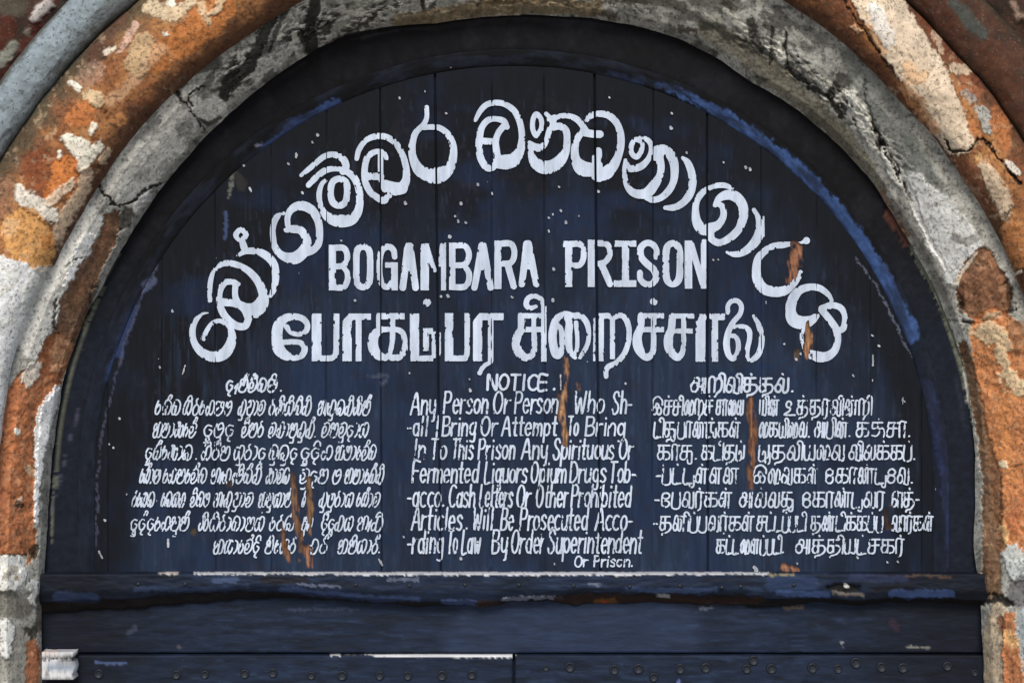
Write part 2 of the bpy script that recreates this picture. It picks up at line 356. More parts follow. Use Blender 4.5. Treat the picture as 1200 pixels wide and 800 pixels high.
def soffit_cols(x, y, s, u):
    n = len(x); col = np.repeat(lin(GREY)[None], n, 0); h = np.zeros(n)
    mott = fbm(x / 16, y / 16, 77, 4)
    col *= stone_noise(x, y, 21, .35)[:, None]
    # soot speckle and lichen in the plaster
    k = sstep(.54, .70, mott) * .4; col = col * (1 - k[:, None]) + lin((84, 84, 78)) * k[:, None]
    k = sstep(.66, .74, fbm(x / 5, y / 5, 91, 3)) * .6; col = col * (1 - k[:, None]) + lin((52, 52, 47)) * k[:, None]
    rr_ = np.hypot(x - CX, np.minimum(y - CY, 0)); nz = fbm(s / 7, rr_ / 3.4, 301, 4); nb = fbm(s / 15, rr_ / 9, 305, 3)
    band = np.exp(-((rr_ - 590 - (nb - .5) * 24) / 11) ** 2) * sstep(840, 880, x) * sstep(1085, 1040, x)
    band = np.maximum(band, np.exp(-((rr_ - 584 - (nb - .5) * 30) / 20) ** 2) * sstep(250, 275, x) * sstep(470, 400, x))
    lichen = sstep(.5, .62, nb) * .8 * sstep(800, 700, x) * (y < 60)
    band = np.maximum(band, lichen)
    k = (band * sstep(.50, .43, nz))[:, None]; col = col * (1 - k) + lin((30, 29, 27)) * k
    k = (band * sstep(.52, .60, nz))[:, None] * .85; col = col * (1 - k) + lin((196, 195, 188)) * k
    h += band * (sstep(.4, .6, nz) - .5) * .012
    col, h = paint(x, y, col, h, SOFFIT_PATCH, warp=4.2, seed=5)
    # exposed brick and stone is pitted; plaster is smoother
    col *= (1 + (fbm(x / 4.2, y / 4.2, 61, 3) - .5) * .42)[:, None]
    sp = sstep(.72, .8, vnoise(x / 3.1, y / 3.1, 8)); col *= (1 - .3 * sp)[:, None]
    k = (sstep(.50, .60, fbm(s / 26, rr_ / 15, 311, 5)) * .75 * (sstep(300, 60, y) * (.35 + .65 * (sstep(430, 300, x) + sstep(760, 840, x) * sstep(1000, 900, x)))))[:, None]; col = col * (1 - k) + lin((38, 38, 35)) * k
    red = sstep(1.35, 1.7, col[:, 0] / np.maximum(col[:, 2], .004))       # bare brick and stone: lumpy, pitted, paler grains
    lump = fbm(x / 8, y / 8, 321, 4); brn = red * sstep(.16, .09, col[:, 0]); red = red * .45 + brn * .55; h += red * (lump - .5) * .04
    col *= (1 + red * ((fbm(x / 5, y / 5, 323, 4) - .5) * 1.1 + (lump - .5) * .6))[:, None]
    k = (red * sstep(.60, .70, fbm(x / 5.5, y / 5.5, 327, 3)) * .45)[:, None]; col = col * (1 - k) + lin((206, 164, 132)) * k
    rr = sstep(1.35, 1.7, col[:, 0] / np.maximum(col[:, 2], .004))[:, None]; col = col * (1 - rr) + muted(col, .90) * np.array([.92, .90, .74]) * rr
    col = muted(col, .86) * np.array([1.46, 1.42, 1.34])
    h += (fbm(x / 30, y / 30, 33, 4) - .5) * .022 + (fbm(x / 5, y / 5, 34, 3) - .5) * .004
    return np.clip(col, .004, .9), h
def soffit_depth(u, s):
    return np.interp(u, [0, .12, .55, .75, 1], [-.045, -.105, -.215, -.255, -.27])

ROLL_PATCH = [
 # left roll moulding
 ([(-20,185,30),(26,126,30),(86,58,26),(138,2,24),(170,-40,20)], (84,82,66), 8, .8, 0),
 ([(140,20,20),(110,66,22)], (98,60,48), 8, .6, 0),
 ([(258,10,34),(230,34,40),(200,58,34),(180,75,24)], (196,118,48), 7, .9, 0),
 ([(176,8,16),(200,16,20),(216,8,14),(226,2,10)], (222,198,164), 4, .85, .003),
 ([(200,4,10)], (240,238,228), 2, .9, .003),
 ([(258,2,9),(252,14,8),(246,18,6)], (226,196,160), 2.5, .85, .004),
 ([(194,38,5)], (240,236,226), 2, .9, .003),
 ([(158,30,10),(148,50,8),(140,60,6)], (206,168,150), 3, .8, .003),
 ([(168,50,24),(160,74,26),(162,86,14)], (200,170,130), 6, .75, .003),
 ([(132,58,6),(124,64,7)], (222,210,196), 2, .85, .003),
 ([(122,70,5)], (40,34,28), 2, .8, -.004),
 ([(108,84,24),(98,92,18)], (166,130,110), 6, .6, 0),
 ([(84,98,8),(90,102,8)], (236,230,220), 2.2, .9, .004),
 ([(104,112,20),(114,116,18)], (214,188,150), 4, .8, .004),
 ([(124,130,6)], (42,30,24), 2.5, .8, -.004),
 ([(142,138,14),(132,140,10)], (200,132,70), 4, .7, 0),
 ([(96,134,30),(88,138,24)], (190,110,44), 5, .85, 0),
 ([(52,134,10),(44,144,10)], (140,120,96), 4, .6, 0),
 ([(206,84,10)], (200,130,80), 3, .7, 0),
 ([(78,164,14),(90,172,22),(98,182,22),(98,196,14),(114,172,14)], (232,226,214), 3, .95, .006),
 ([(109,148,9),(106,154,8)], (236,228,214), 2, .9, .004),
 ([(70,178,6),(69,186,5)], (238,232,222), 1.8, .9, .004, .5),
 ([(110,165,8)], (120,66,34), 2.5, .8, 0),
 ([(46,196,44),(50,218,34)], (138,72,36), 5, .85, -.003),
 ([(78,196,30),(74,214,32),(62,228,22)], (204,118,42), 4, .95, -.003),
 ([(104,205,14),(92,232,16),(76,258,16),(66,282,14)], (214,186,160), 5, .85, .003),
 ([(22,222,14),(30,234,20),(46,244,22),(62,252,16)], (232,226,218), 3, .9, .005),
 ([(10,214,20),(4,240,24)], (150,104,78), 6, .7, 0),
 ([(30,272,56),(38,292,50),(34,306,30)], (218,156,82), 4, .92, -.002),
 ([(56,284,18)], (196,122,52), 6, .7, 0),
 ([(18,262,12),(10,272,14)], (216,170,120), 5, .7, 0),
 ([(-10,320,50),(20,345,64),(10,390,64),(-10,450,60),(-20,560,60),(-20,700,60)], (232,236,240), 4, .98, .006),
 ([(52,322,26),(36,352,24)], (200,204,204), 5, .8, .002),
 ([(60,236,14),(84,214,10)], (226,206,184), 3, .8, .004),
 ([(186,60,18),(150,100,14),(130,118,12)], (204,166,132), 6, .5, .002),
 ([(236,6,10),(244,26,8)], (222,196,160), 3, .7, .003),
 ([(120,190,10),(128,176,8)], (214,186,160), 4, .7, .003),
 # right roll moulding
 ([(985,-20,60),(1010,20,50),(1050,80,40),(1090,140,36),(1116,175,24)], (146,88,50), 8, .6, 0),
 ([(965,-10,30),(1000,50,24),(1050,120,22),(1090,165,20),(1130,230,24)], (104,64,42), 7, .65, 0),
 ([(1020,-20,56),(1040,22,56),(1066,62,56),(1092,104,50),(1108,138,44),(1122,164,38)], (226,204,180), 4, .95, .008),
 ([(1040,45,20),(1026,12,16)], (226,226,228), 6, .7, .002),
 ([(1062,78,14),(1072,92,16),(1084,88,12)], (214,160,104), 6, .6, 0),
 ([(1060,100,14),(1078,126,14),(1096,152,12)], (212,142,80), 5, .7, 0),
 ([(1016,34,12),(1036,60,10)], (206,144,84), 5, .7, 0),
 ([(984,-6,2.5),(1000,20,3),(1018,44,2.5),(1036,70,2.5),(1056,96,2.5)], (42,28,20), 1.5, .85, -.01, .4),
 ([(1000,32,7),(1008,38,5)], (214,170,130), 2, .8, .004),
 ([(1070,-10,18),(1100,30,28),(1126,70,26),(1144,104,20)], (128,70,42), 5, .85, -.004),
 ([(1095,38,8),(1100,48,8),(1104,60,8)], (210,178,150), 2.5, .8, .004),
 ([(1118,80,12),(1130,82,14),(1140,78,10)], (216,190,160), 3, .85, .005),
 ([(1111,76,5)], (26,34,28), 1.6, .9, -.006, .4),
 ([(1128,98,14),(1144,108,14)], (176,110,68), 5, .7, 0),
 ([(1132,108,10),(1138,118,10)], (160,160,158), 4, .7, .003),
 ([(1148,128,10),(1156,142,14),(1158,152,10)], (168,172,170), 3, .85, .004),
 ([(1166,130,12),(1174,150,20),(1180,170,14)], (190,112,52), 6, .8, 0),
 ([(1138,140,8),(1144,156,9)], (206,130,70), 4, .75, 0),
 ([(1108,166,4),(1114,176,4),(1128,178,3.5),(1138,174,3.5),(1146,164,3.5),(1158,168,3.5),(1168,182,3.5),(1180,198,4),(1196,216,4.5)], (30,24,20), 1.5, .96, -.014, .4),
 ([(1180,192,8),(1192,200,9)], (228,222,212), 2.5, .85, .005),
 ([(1128,206,40),(1140,240,40)], (142,86,56), 7, .8, 0),
 ([(1152,196,12),(1164,212,18),(1176,236,20),(1180,250,14)], (212,190,164), 5, .8, .004),
 ([(1146,184,10)], (214,172,110), 4, .7, 0),
 ([(1178,254,5),(1184,246,4)], (36,28,22), 2, .8, -.006),
 ([(1186,270,26),(1192,300,26)], (204,128,64), 6, .75, 0),
 ([(1180,320,22),(1196,360,20)], (172,106,66), 6, .6, 0),
 ([(1192,322,6),(1196,318,4)], (230,214,196), 2, .8, .003),
]
def roll_cols(x, y, s, u):
    n = len(x); h = np.zeros(n); left = x < 600
    col = np.repeat(lin((170, 112, 60))[None], n, 0)
    k = sstep(.42, .66, fbm(s / 60, u * 2.2, 19, 4))[:, None] * .8; col = col * (1 - k) + lin((134, 78, 44)) * k
    k = (sstep(.52, .68, fbm(x / 14, y / 14, 23, 4)) * .5)[:, None]; col = col * (1 - k) + lin((188, 128, 70)) * k
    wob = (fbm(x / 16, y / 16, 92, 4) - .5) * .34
    k = (sstep(.34, .08, u + wob) * .85)[:, None]; col = col * (1 - k) + lin((84, 54, 40)) * k  # shade of the inner groove painted in as brown
    k = (sstep(.66, .92, u + wob) * .85)[:, None]; col = col * (1 - k) + np.where(left[:, None], lin((82, 78, 62)), lin((98, 60, 42))) * k  # outer groove shade painted in, with greenish moss on the left
    col, h = paint(x, y, col, h, ROLL_PATCH, warp=4.5, seed=9)
    col *= stone_noise(x, y, 41, .28)[:, None]
    col *= (1 + (fbm(x / 4, y / 4, 62, 3) - .5) * .36)[:, None]
    sp = sstep(.74, .82, vnoise(x / 2.9, y / 2.9, 18)); col *= (1 - .4 * sp * (col[:, 1] < .45))[:, None]
    k = (sstep(.62, .68, fbm(x / 6.5, y / 6.5, 88, 4)) * .4 * sstep(.45, .65, fbm(x / 40, y / 40, 89, 3)))[:, None]; col = col * (1 - k) + lin((212, 184, 150)) * k
    k = (sstep(.66, .71, fbm(x / 3.6, y / 3.6, 90, 3)) * .35)[:, None]; col = col * (1 - k) + lin((70, 42, 28)) * k
    col = muted(col, .86) * np.array([1.14, 1.11, 1.02])
    h += (fbm(x / 34, y / 34, 35, 4) - .5) * .03 + (fbm(x / 6, y / 6, 36, 3) - .5) * .005
    return np.clip(col, .004, .9), h

OUTER_PATCH = [
 ([(-20,160,36),(40,80,36),(100,5,34),(130,-40,34)], (146,158,164), 6, .9, .002),
 ([(0,170,20),(60,95,18)], (160,172,182), 8, .5, 0),
 ([(1080,-20,30),(1110,20,30)], (84,52,40), 8, .7, 0),
 ([(1116,2,14),(1136,22,18),(1150,40,14)], (74,86,82), 8, .7, 0),
 ([(1160,60,30),(1180,110,30)], (92,60,44), 10, .6, 0),
]
def outer_cols(x, y, s, u):
    n = len(x); left = (x < 600)[:, None]
    col = np.where(left, lin((132, 140, 142)), lin((84, 56, 44))); h = np.zeros(n)
    k = (sstep(.5, .66, fbm(x / 14, y / 14, 29, 4)) * .5)[:, None]; col = col * (1 - k) + np.where(left, lin((96, 98, 92)), lin((58, 50, 44))) * k
    e = (sstep(.84, 1, u) + sstep(.14, 0, u))[:, None] * .7; col = col * (1 - e) + lin((58, 54, 44)) * e
    col, h = paint(x, y, col, h, OUTER_PATCH, warp=4, seed=15)
    col *= stone_noise(x, y, 43, .3)[:, None]; col *= (1 + (fbm(x / 4, y / 4, 63, 3) - .5) * .4)[:, None]
    h += (fbm(x / 26, y / 26, 45, 4) - .5) * .016 + (fbm(x / 6, y / 6, 46, 3) - .5) * .005
    return np.clip(col, .004, .9), h

WALL_PATCH = [
 ([(-10,92,16),(20,60,14),(50,20,12),(70,-20,12)], (96,48,40), 5, .8, 0),
 ([(42,20,12),(58,4,10)], (206,196,190), 2.5, .9, .006),
 ([(32,38,8),(36,34,5)], (150,140,126), 2.5, .7, .003),
 ([(0,74,14),(16,54,12)], (150,152,140), 4, .8, .004),
 ([(12,68,5)], (214,206,196), 2, .8, .003),
 ([(8,30,26),(-5,48,24)], (88,44,32), 6, .8, 0),
 ([(20,8,26),(0,6,20)], (84,78,66), 6, .7, 0),
 ([(1186,6,8),(1196,20,9)], (206,176,156), 3, .85, .005),
 ([(1190,10,30),(1200,50,20)], (82,58,46), 8, .5, 0),
]
def wall_cols(x, y, s, u):
    n = len(x); col = np.repeat(lin((72, 52, 44))[None], n, 0); h = np.zeros(n)
    k = (sstep(.45, .62, fbm(x / 20, y / 20, 39, 4)) * .7)[:, None]; col = col * (1 - k) + lin((60, 58, 52)) * k
    col, h = paint(x, y, col, h, WALL_PATCH, warp=4, seed=25)
    col *= stone_noise(x, y, 47, .4)[:, None]
    h += (fbm(x / 20, y / 20, 55, 4) - .5) * .03
    return np.clip(col, .004, .9), h

arch = thing('stone_archway', 'weathered round stone archway with peeling white plaster over orange brick mouldings', 'archway', (0, -0.2, 0))
v, f, col, fx, fy = ring(R_A, R_B, soffit_depth, soffit_cols, 1.15, 1.15)
low = ((fx < 600) & (fy > 648)) | ((fx > 600) & (fy > 638))
vv, ff, cc = compact(v, f[~low], col); obj('plaster_reveal', make_mesh('plaster_reveal', vv, [ff], cc), M_STONE, arch)
for side in (0, 1):
    sel = low & ((fx > 600) == bool(side))
    vv, ff, cc = compact(v, f[sel], col); o = obj('jamb_stone', make_mesh('jamb_stone', vv, [ff], cc), M_STONE, arch)
    o['label'] = ['pale grey stone block of the left jamb', 'orange brick and grey stone of the right jamb'][side]
ov = lambda u, s: roll(u, -.27, -.29, .14)
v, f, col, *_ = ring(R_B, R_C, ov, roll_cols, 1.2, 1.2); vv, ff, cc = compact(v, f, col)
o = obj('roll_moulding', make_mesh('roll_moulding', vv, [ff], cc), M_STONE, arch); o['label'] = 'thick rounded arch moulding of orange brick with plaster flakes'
v, f, col, fx, fy = ring(R_C, R_D, lambda u, s: roll(u, -.30, -.34, .06), outer_cols, 1.8, 1.8); vv, ff, cc = None, None, None
for side in (0, 1):
    vv, ff, cc = compact(v, f[(fx > 600) == bool(side)], col)
    o = obj('outer_moulding', make_mesh('outer_moulding', vv, [ff], cc), M_STONE, arch); o['label'] = ['slim blue grey plastered outer moulding', 'dark brown outer moulding'][side]
v, f, col, fx, fy = ring(R_D, R_D + 140, lambda u, s: -.33 - .05 * np.sin(np.clip(u * 5, 0, math.pi)) , wall_cols, 2.5, 2.5); 
for side in (0, 1):
    vv, ff, cc = compact(v, f[(fx > 600) == bool(side)], col)
    obj('wall_face', make_mesh('wall_face', vv, [ff], cc), M_STONE, arch)
# ------------------------------------------------------------------ the arched door panel (fixed boards above the leaves)
SEAMS = [(126,.7),(190,.8),(252,1),(318,.7),(382.5,1.2),(446,1.7),(512.4,2.4),(576,1),(638,1.2),(699,2.8),(765,1.1),(828.8,2.3),(892,1.1),(957,1),(1020,.7),(1080,.7)]
SLOPE = [.002,-.003,.003,.001,-.002,.003,.012,-.002,.004,.012,-.003,.002,.003,-.002,.001,0]     # the joints are not quite plumb
def seam_shift(bx, y): return np.interp(bx, [s_[0] for s_ in SEAMS], SLOPE) * (np.asarray(y) - 300)
panel = thing('arched_door_panel', 'dark blue arched boarded panel above the doors painted with the prison name and notices', 'door panel', (0, 0, 1.55))

# exposed wood where the paint has come off (px strokes, colour)
WOOD = [
 ([(664,420,3),(665,440,4),(664,452,5),(661,464,9),(658,478,12),(660,492,9),(662,500,6),(661,520,6)], (204,132,74)),
 ([(655,463,3),(656,480,4)], (150,92,56)),
 ([(678,450,4),(679,456,4)], (150,100,80)),
 ([(933,289,12),(932,303,15),(930,318,13),(925,331,7)], (176,100,54)),
 ([(947,378,6),(947,400,9),(946,417,8)], (190,118,62)),
 ([(934,410,4),(933,420,5)], (110,90,70)),
 ([(879,466,8),(880,488,11),(883,508,10),(882,532,7),(879,550,6),(878,570,5)], (158,92,48)),
 ([(344,556,5),(345,585,8),(347,606,9),(351,628,7),(353,646,4)], (146,92,54)),
 ([(362,560,7),(363,588,9),(364,612,8),(363,624,5)], (140,96,60)),
 ([(331,612,4),(333,636,8),(338,656,4)], (160,96,44)),
 ([(360,642,9),(363,662,7)], (170,100,58)),
 ([(350,656,4)], (190,120,90)),
 ([(268,566,7)], (120,80,56)),
 ([(227,622,8)], (96,80,62)),
 ([(1040,598,6),(1040,618,6)], (66,42,38)),
 ([(918,664,8),(928,668,11),(936,667,5)], (190,112,62)),
 ([(1046,592,4)], (150,110,90)),
]
def wood_mask(x, y):
    wx = (vnoise(x / 2.0, y / 11, 3) - .5) * 5.5 + (vnoise(x / 1.3, y / 4, 4) - .5) * 2.5; f = np.full(x.shape, -50.0)
    for pts, c in WOOD:
        a = np.asarray(pts, float)
        sel = (x > a[:, 0].min() - 14) & (x < a[:, 0].max() + 14) & (y > a[:, 1].min() - 14) & (y < a[:, 1].max() + 14)
        if sel.any(): f[sel] = np.maximum(f[sel], stroke_field(x[sel] + wx[sel], y[sel] + wx[sel] * .6, a))
    return f

BLUE, BLUEL, BOARD_DARK = (37, 49, 69), (48, 62, 86), (18, 19, 22)
xs = list(np.arange(96, 1112, 1.6))
for sx, sw in SEAMS: xs += [sx - sw / 2 - .5, sx - sw / 2 + .3, sx, sx + sw / 2 - .3, sx + sw / 2 + .5]
xs = np.unique(np.round(xs, 2)); ys = np.arange(58, 678, 2.0)
X, Y = np.meshgrid(xs, ys); xb, y = X.ravel(), Y.ravel(); x = xb + seam_shift(xb, y)
bi = np.searchsorted([s[0] for s in SEAMS], xb)                       # which board
rb = np.array([random.random() for _ in range(len(SEAMS) + 1)])[bi]
col = np.repeat(lin(BLUE)[None], len(x), 0)
k = (rb * .35)[:, None]; col = col * (1 - k) + lin((30, 38, 55)) * k
# darker neutral tone on the upper boards, faded chalky blue below, both ragged along the grain
edge = 290 + (fbm(x / 60, y / 120, 5) - .5) * 240 + (rb - .5) * 60 + np.abs((x - 640) / 460) ** 3 * 330
k = (sstep(90, -120, y - edge) * .92)[:, None]; col = col * (1 - k) + lin(BOARD_DARK) * k
k = (sstep(.52, .72, fbm(x / 3.5, y / 60, 71, 4)) * .32 * sstep(250, 420, y))[:, None]; col = col * (1 - k) + lin(BLUEL) * k
k = (sstep(.55, .75, fbm(x / 9, y / 45, 72, 4)) * .4)[:, None]; col = col * (1 - k) + lin((27, 34, 48)) * k
k = (sstep(.68, .76, fbm(x / 2.4, y / 18, 73, 3)) * .14)[:, None]; col = col * (1 - k) + lin((76, 88, 116)) * k
k = (sstep(.48, .7, fbm(x / 70, y / 50, 76, 4)) * .5)[:, None]; col = col * (1 - k) + lin((30, 44, 72)) * k
k = (sstep(.5, .7, fbm(x / 55, y / 90, 78, 4)) * .45)[:, None]; col = col * (1 - k) + lin((23, 27, 36)) * k
k = (sstep(.66, .74, fbm(x / 9, y / 9, 74, 3)) * .3)[:, None]; col = col * (1 - k) + lin((44, 38, 46)) * k
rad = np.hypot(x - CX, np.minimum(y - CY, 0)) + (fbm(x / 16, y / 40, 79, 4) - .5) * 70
k = (sstep(425, 486, rad) * .88)[:, None]; col = col * (1 - k) + lin((20, 23, 29)) * k          # darker towards the arched edge of the boards
col *= (1 + (fbm(x / 3.5, y / 20, 75, 3) - .5) * .3)[:, None]
hgt = np.zeros(len(x))
BOARD_PATCH = [
 ([(267,140,3),(270,165,4),(272,200,4),(268,230,3)], (120,122,116), 2.5, .7, 0, .8),
 ([(264,250,5),(263,280,5)], (70,84,120), 3, .7, 0, .5),
 ([(270,195,6),(284,215,14)], (54,52,50), 6, .6, 0),
 ([(258,150,14),(260,185,12)], (52,38,30), 6, .7, 0),
 ([(160,330,10),(150,370,12),(140,410,14)], (54,72,116), 6, .55, 0, 1.4),
 ([(170,340,6),(180,330,6)], (90,98,130), 3, .6, 0, 1.2),
 ([(185,310,3),(165,350,2.5),(142,420,2.5),(118,520,2),(112,640,2)], (88,92,116), 1.5, .45, 0, .6),
 ([(430,440,2),(452,440,3),(446,450,4)], (96,100,116), 2, .4, 0),
 ([(1000,298,1.5),(1022,330,2.2),(1045,372,2),(1072,424,1.6)], (96,102,120), 1.2, .7, 0, .4), ([(1006,300,3),(1030,338,3),(1052,378,3)], (16,17,22), 1.5, .7, 0, .4),
 ([(560,170,3)], (40,40,46), 3, .3, 0)]
col, hgt = paint(x, y, col, hgt, BOARD_PATCH, warp=4, seed=51)
wm = wood_mask(x, y)
wd = np.zeros(len(x))
for pts, c in WOOD:
    a = np.asarray(pts, float)
    sel = (x > a[:, 0].min() - 14) & (x < a[:, 0].max() + 14) & (y > a[:, 1].min() - 14) & (y < a[:, 1].max() + 14)
    wx = (vnoise(x[sel] / 2.0, y[sel] / 11, 3) - .5) * 5.5 + (vnoise(x[sel] / 1.3, y[sel] / 4, 4) - .5) * 2.5
    fld = stroke_field(x[sel] + wx, y[sel] + wx * .6, a); k = (sstep(-.8, 1.0, fld) * sstep(.2, .42, fbm(x[sel] / 2.2, y[sel] / 12, 82, 3)))[:, None]
    grain = (1 + (fbm(x[sel] / 1.4, y[sel] / 9, 81, 3) - .5) * 2.0)[:, None]
    rim = (sstep(3.0, .5, fld) * .5)[:, None]
    wc = (lin(c) * .52 +   .30 * np.mean(lin(c))) * np.array([.92, .95, .85]) * grain; wc = wc * (1 - rim) + lin((64, 42, 30)) * rim
    col[sel] = col[sel] * (1 - k) + wc * k
    hgt[sel] = np.minimum(hgt[sel], -.005 * k[:, 0])
dep = -hgt
for sx, sw in SEAMS:
    g = np.abs(xb - sx); inside = g < sw / 2 - .1
    vis = sstep(.25, .55, fbm(x * 0 + sx, y / 40, 88, 3)) if sw < 1.5 else 1
    dep = np.where(inside, .0005 + sw * .0055 * vis, dep)
dep = dep + (rb - .5) * .0016
col = np.where((dep > .009)[:, None] & (wm < 0)[:, None], col * .6, col)
v = P(x, y, dep); f = grid_faces(len(ys), len(xs))
fr = np.hypot(x[f].mean(1) - CX, np.minimum(y[f].mean(1) - CY, 0)); f = f[fr < 506]
vv, ff, cc = compact(v, f, np.clip(col, .003, .8))
obj('board_panel', make_mesh('board_panel', vv, [ff], cc, smooth=False), M_BOARD, panel)

# bead moulding round the boards and the frame outside it
def flat_ring(r0, r1, prof_u, prof_d, colfun, nu, ds=2.0, s0=-110., s1=1995.):
    s = np.arange(s0, s1 + .1, ds); u = np.asarray(prof_u, float)
    uu = np.interp(np.linspace(0, 1, nu), np.linspace(0, 1, len(u)), u); dd = np.interp(np.linspace(0, 1, nu), np.linspace(0, 1, len(u)), prof_d)
    SS, UU = np.meshgrid(s, uu, indexing='ij'); DD = np.broadcast_to(dd, UU.shape)
    a = (R(r0, s) if not np.isscalar(r0) else np.full(len(s), r0))[:, None]; b = (R(r1, s) if not np.isscalar(r1) else np.full(len(s), r1))[:, None]
    x, y = polar(SS, a + (b - a) * UU); x, y = x.ravel(), y.ravel()
    c, h = colfun(x, y, SS.ravel(), UU.ravel())
    vtx = P(x, y, DD.ravel() - h); f = grid_faces(len(s), nu)[:, ::-1]
    return vtx, f, c
BEAD_PATCH = [  # highlights of the bead painted in as brighter blue stretches
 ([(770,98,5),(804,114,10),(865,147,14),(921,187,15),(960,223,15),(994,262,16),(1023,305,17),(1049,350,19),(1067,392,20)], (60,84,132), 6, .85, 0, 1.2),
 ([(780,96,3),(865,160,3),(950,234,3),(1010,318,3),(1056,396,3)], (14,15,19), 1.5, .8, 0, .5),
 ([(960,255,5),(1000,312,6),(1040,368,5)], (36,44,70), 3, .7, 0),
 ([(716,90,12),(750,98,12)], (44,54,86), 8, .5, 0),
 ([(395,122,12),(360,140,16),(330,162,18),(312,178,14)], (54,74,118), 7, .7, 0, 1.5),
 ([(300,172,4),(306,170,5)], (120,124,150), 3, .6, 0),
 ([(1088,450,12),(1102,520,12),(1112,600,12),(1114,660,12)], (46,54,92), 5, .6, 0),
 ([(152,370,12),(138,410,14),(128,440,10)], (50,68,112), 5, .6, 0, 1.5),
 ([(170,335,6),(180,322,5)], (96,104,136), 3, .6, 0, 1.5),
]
def bead_cols(x, y, s, u):
    col = np.repeat(lin((16, 17, 20))[None], len(x), 0); h = np.zeros(len(x))
    k = (sstep(.5, .7, fbm(x / 20, y / 20, 83)) * .6)[:, None]; col = col * (1 - k) + lin((18, 18, 21)) * k
    k = (sstep(280, 430, y) * .9)[:, None]; col = col * (1 - k) + lin((26, 32, 44)) * k
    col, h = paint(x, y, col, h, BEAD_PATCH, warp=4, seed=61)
    rk = (sstep(.42, .66, fbm(s / 45, u * 2.6, 87, 5)) * .75)[:, None]; col = col * (1 - rk) + lin((30, 34, 46)) * rk
    col *= (1 + (fbm(s / 14, u * 7, 84, 3) - .5) * .8)[:, None]
    return np.clip(col, .003, .8), h * 0
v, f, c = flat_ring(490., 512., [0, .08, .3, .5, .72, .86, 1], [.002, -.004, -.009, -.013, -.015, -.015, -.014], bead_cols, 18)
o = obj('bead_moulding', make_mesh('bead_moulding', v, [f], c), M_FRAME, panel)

def frame_cols(x, y, s, u):
    col = np.repeat(lin((20, 20, 23))[None], len(x), 0); h = np.zeros(len(x))  # near-black colour holds the arch overhang's shade as well as dirt
    k = (sstep(.5, .7, fbm(x / 24, y / 24, 85)) * .5)[:, None]; col = col * (1 - k) + lin((32, 32, 38)) * k
    k = (sstep(250, 420, y) * .9)[:, None]; col = col * (1 - k) + lin((26, 31, 42)) * k
    FP = [([(60,640,3),(64,560,4),(76,470,4),(98,390,4),(134,305,4),(156,262,3)], (112,114,98), 1.5, .75, 0, .4),  # olive trim, its light-catching side stretches painted brighter
          ([(50,720,4),(51,620,4),(56,540,4)], (130,132,120), 1.5, .7, 0, .4),
          ([(1070,290,9),(1100,345,9),(1122,405,10),(1140,470,10),(1152,530,9)], (128,130,112), 3, .8, 0, .5),
          ([(1130,430,5),(1142,490,7),(1154,540,10),(1158,556,6)], (196,196,186), 2, .85, 0, .5),
          ([(1040,250,10),(1064,285,9)], (104,66,54), 5, .6, 0),
          ([(1118,440,4),(1136,520,3)], (48,52,64), 3, .5, 0),
          ([(92,480,2),(60,600,2)], (84,84,104), 1.6, .5, 0, .5)]
    col, h = paint(x, y, col, h, FP, warp=3, seed=65)
    col *= (1 + (fbm(x / 5, y / 5, 86, 3) - .5) * .7)[:, None]
    return np.clip(col, .003, .8), h * 0
v, f, c = flat_ring(510., R_A + 16, [0, .02, .3, .6, .68, .74, .80, .84, .90, 1], [-.0145, -.016, -.018, -.021, -.023, -.036, -.042, -.038, -.032, -.03], frame_cols, 30, s0=-108., s1=1993.)
obj('frame', make_mesh('frame', v, [f], c), M_FRAME, panel)

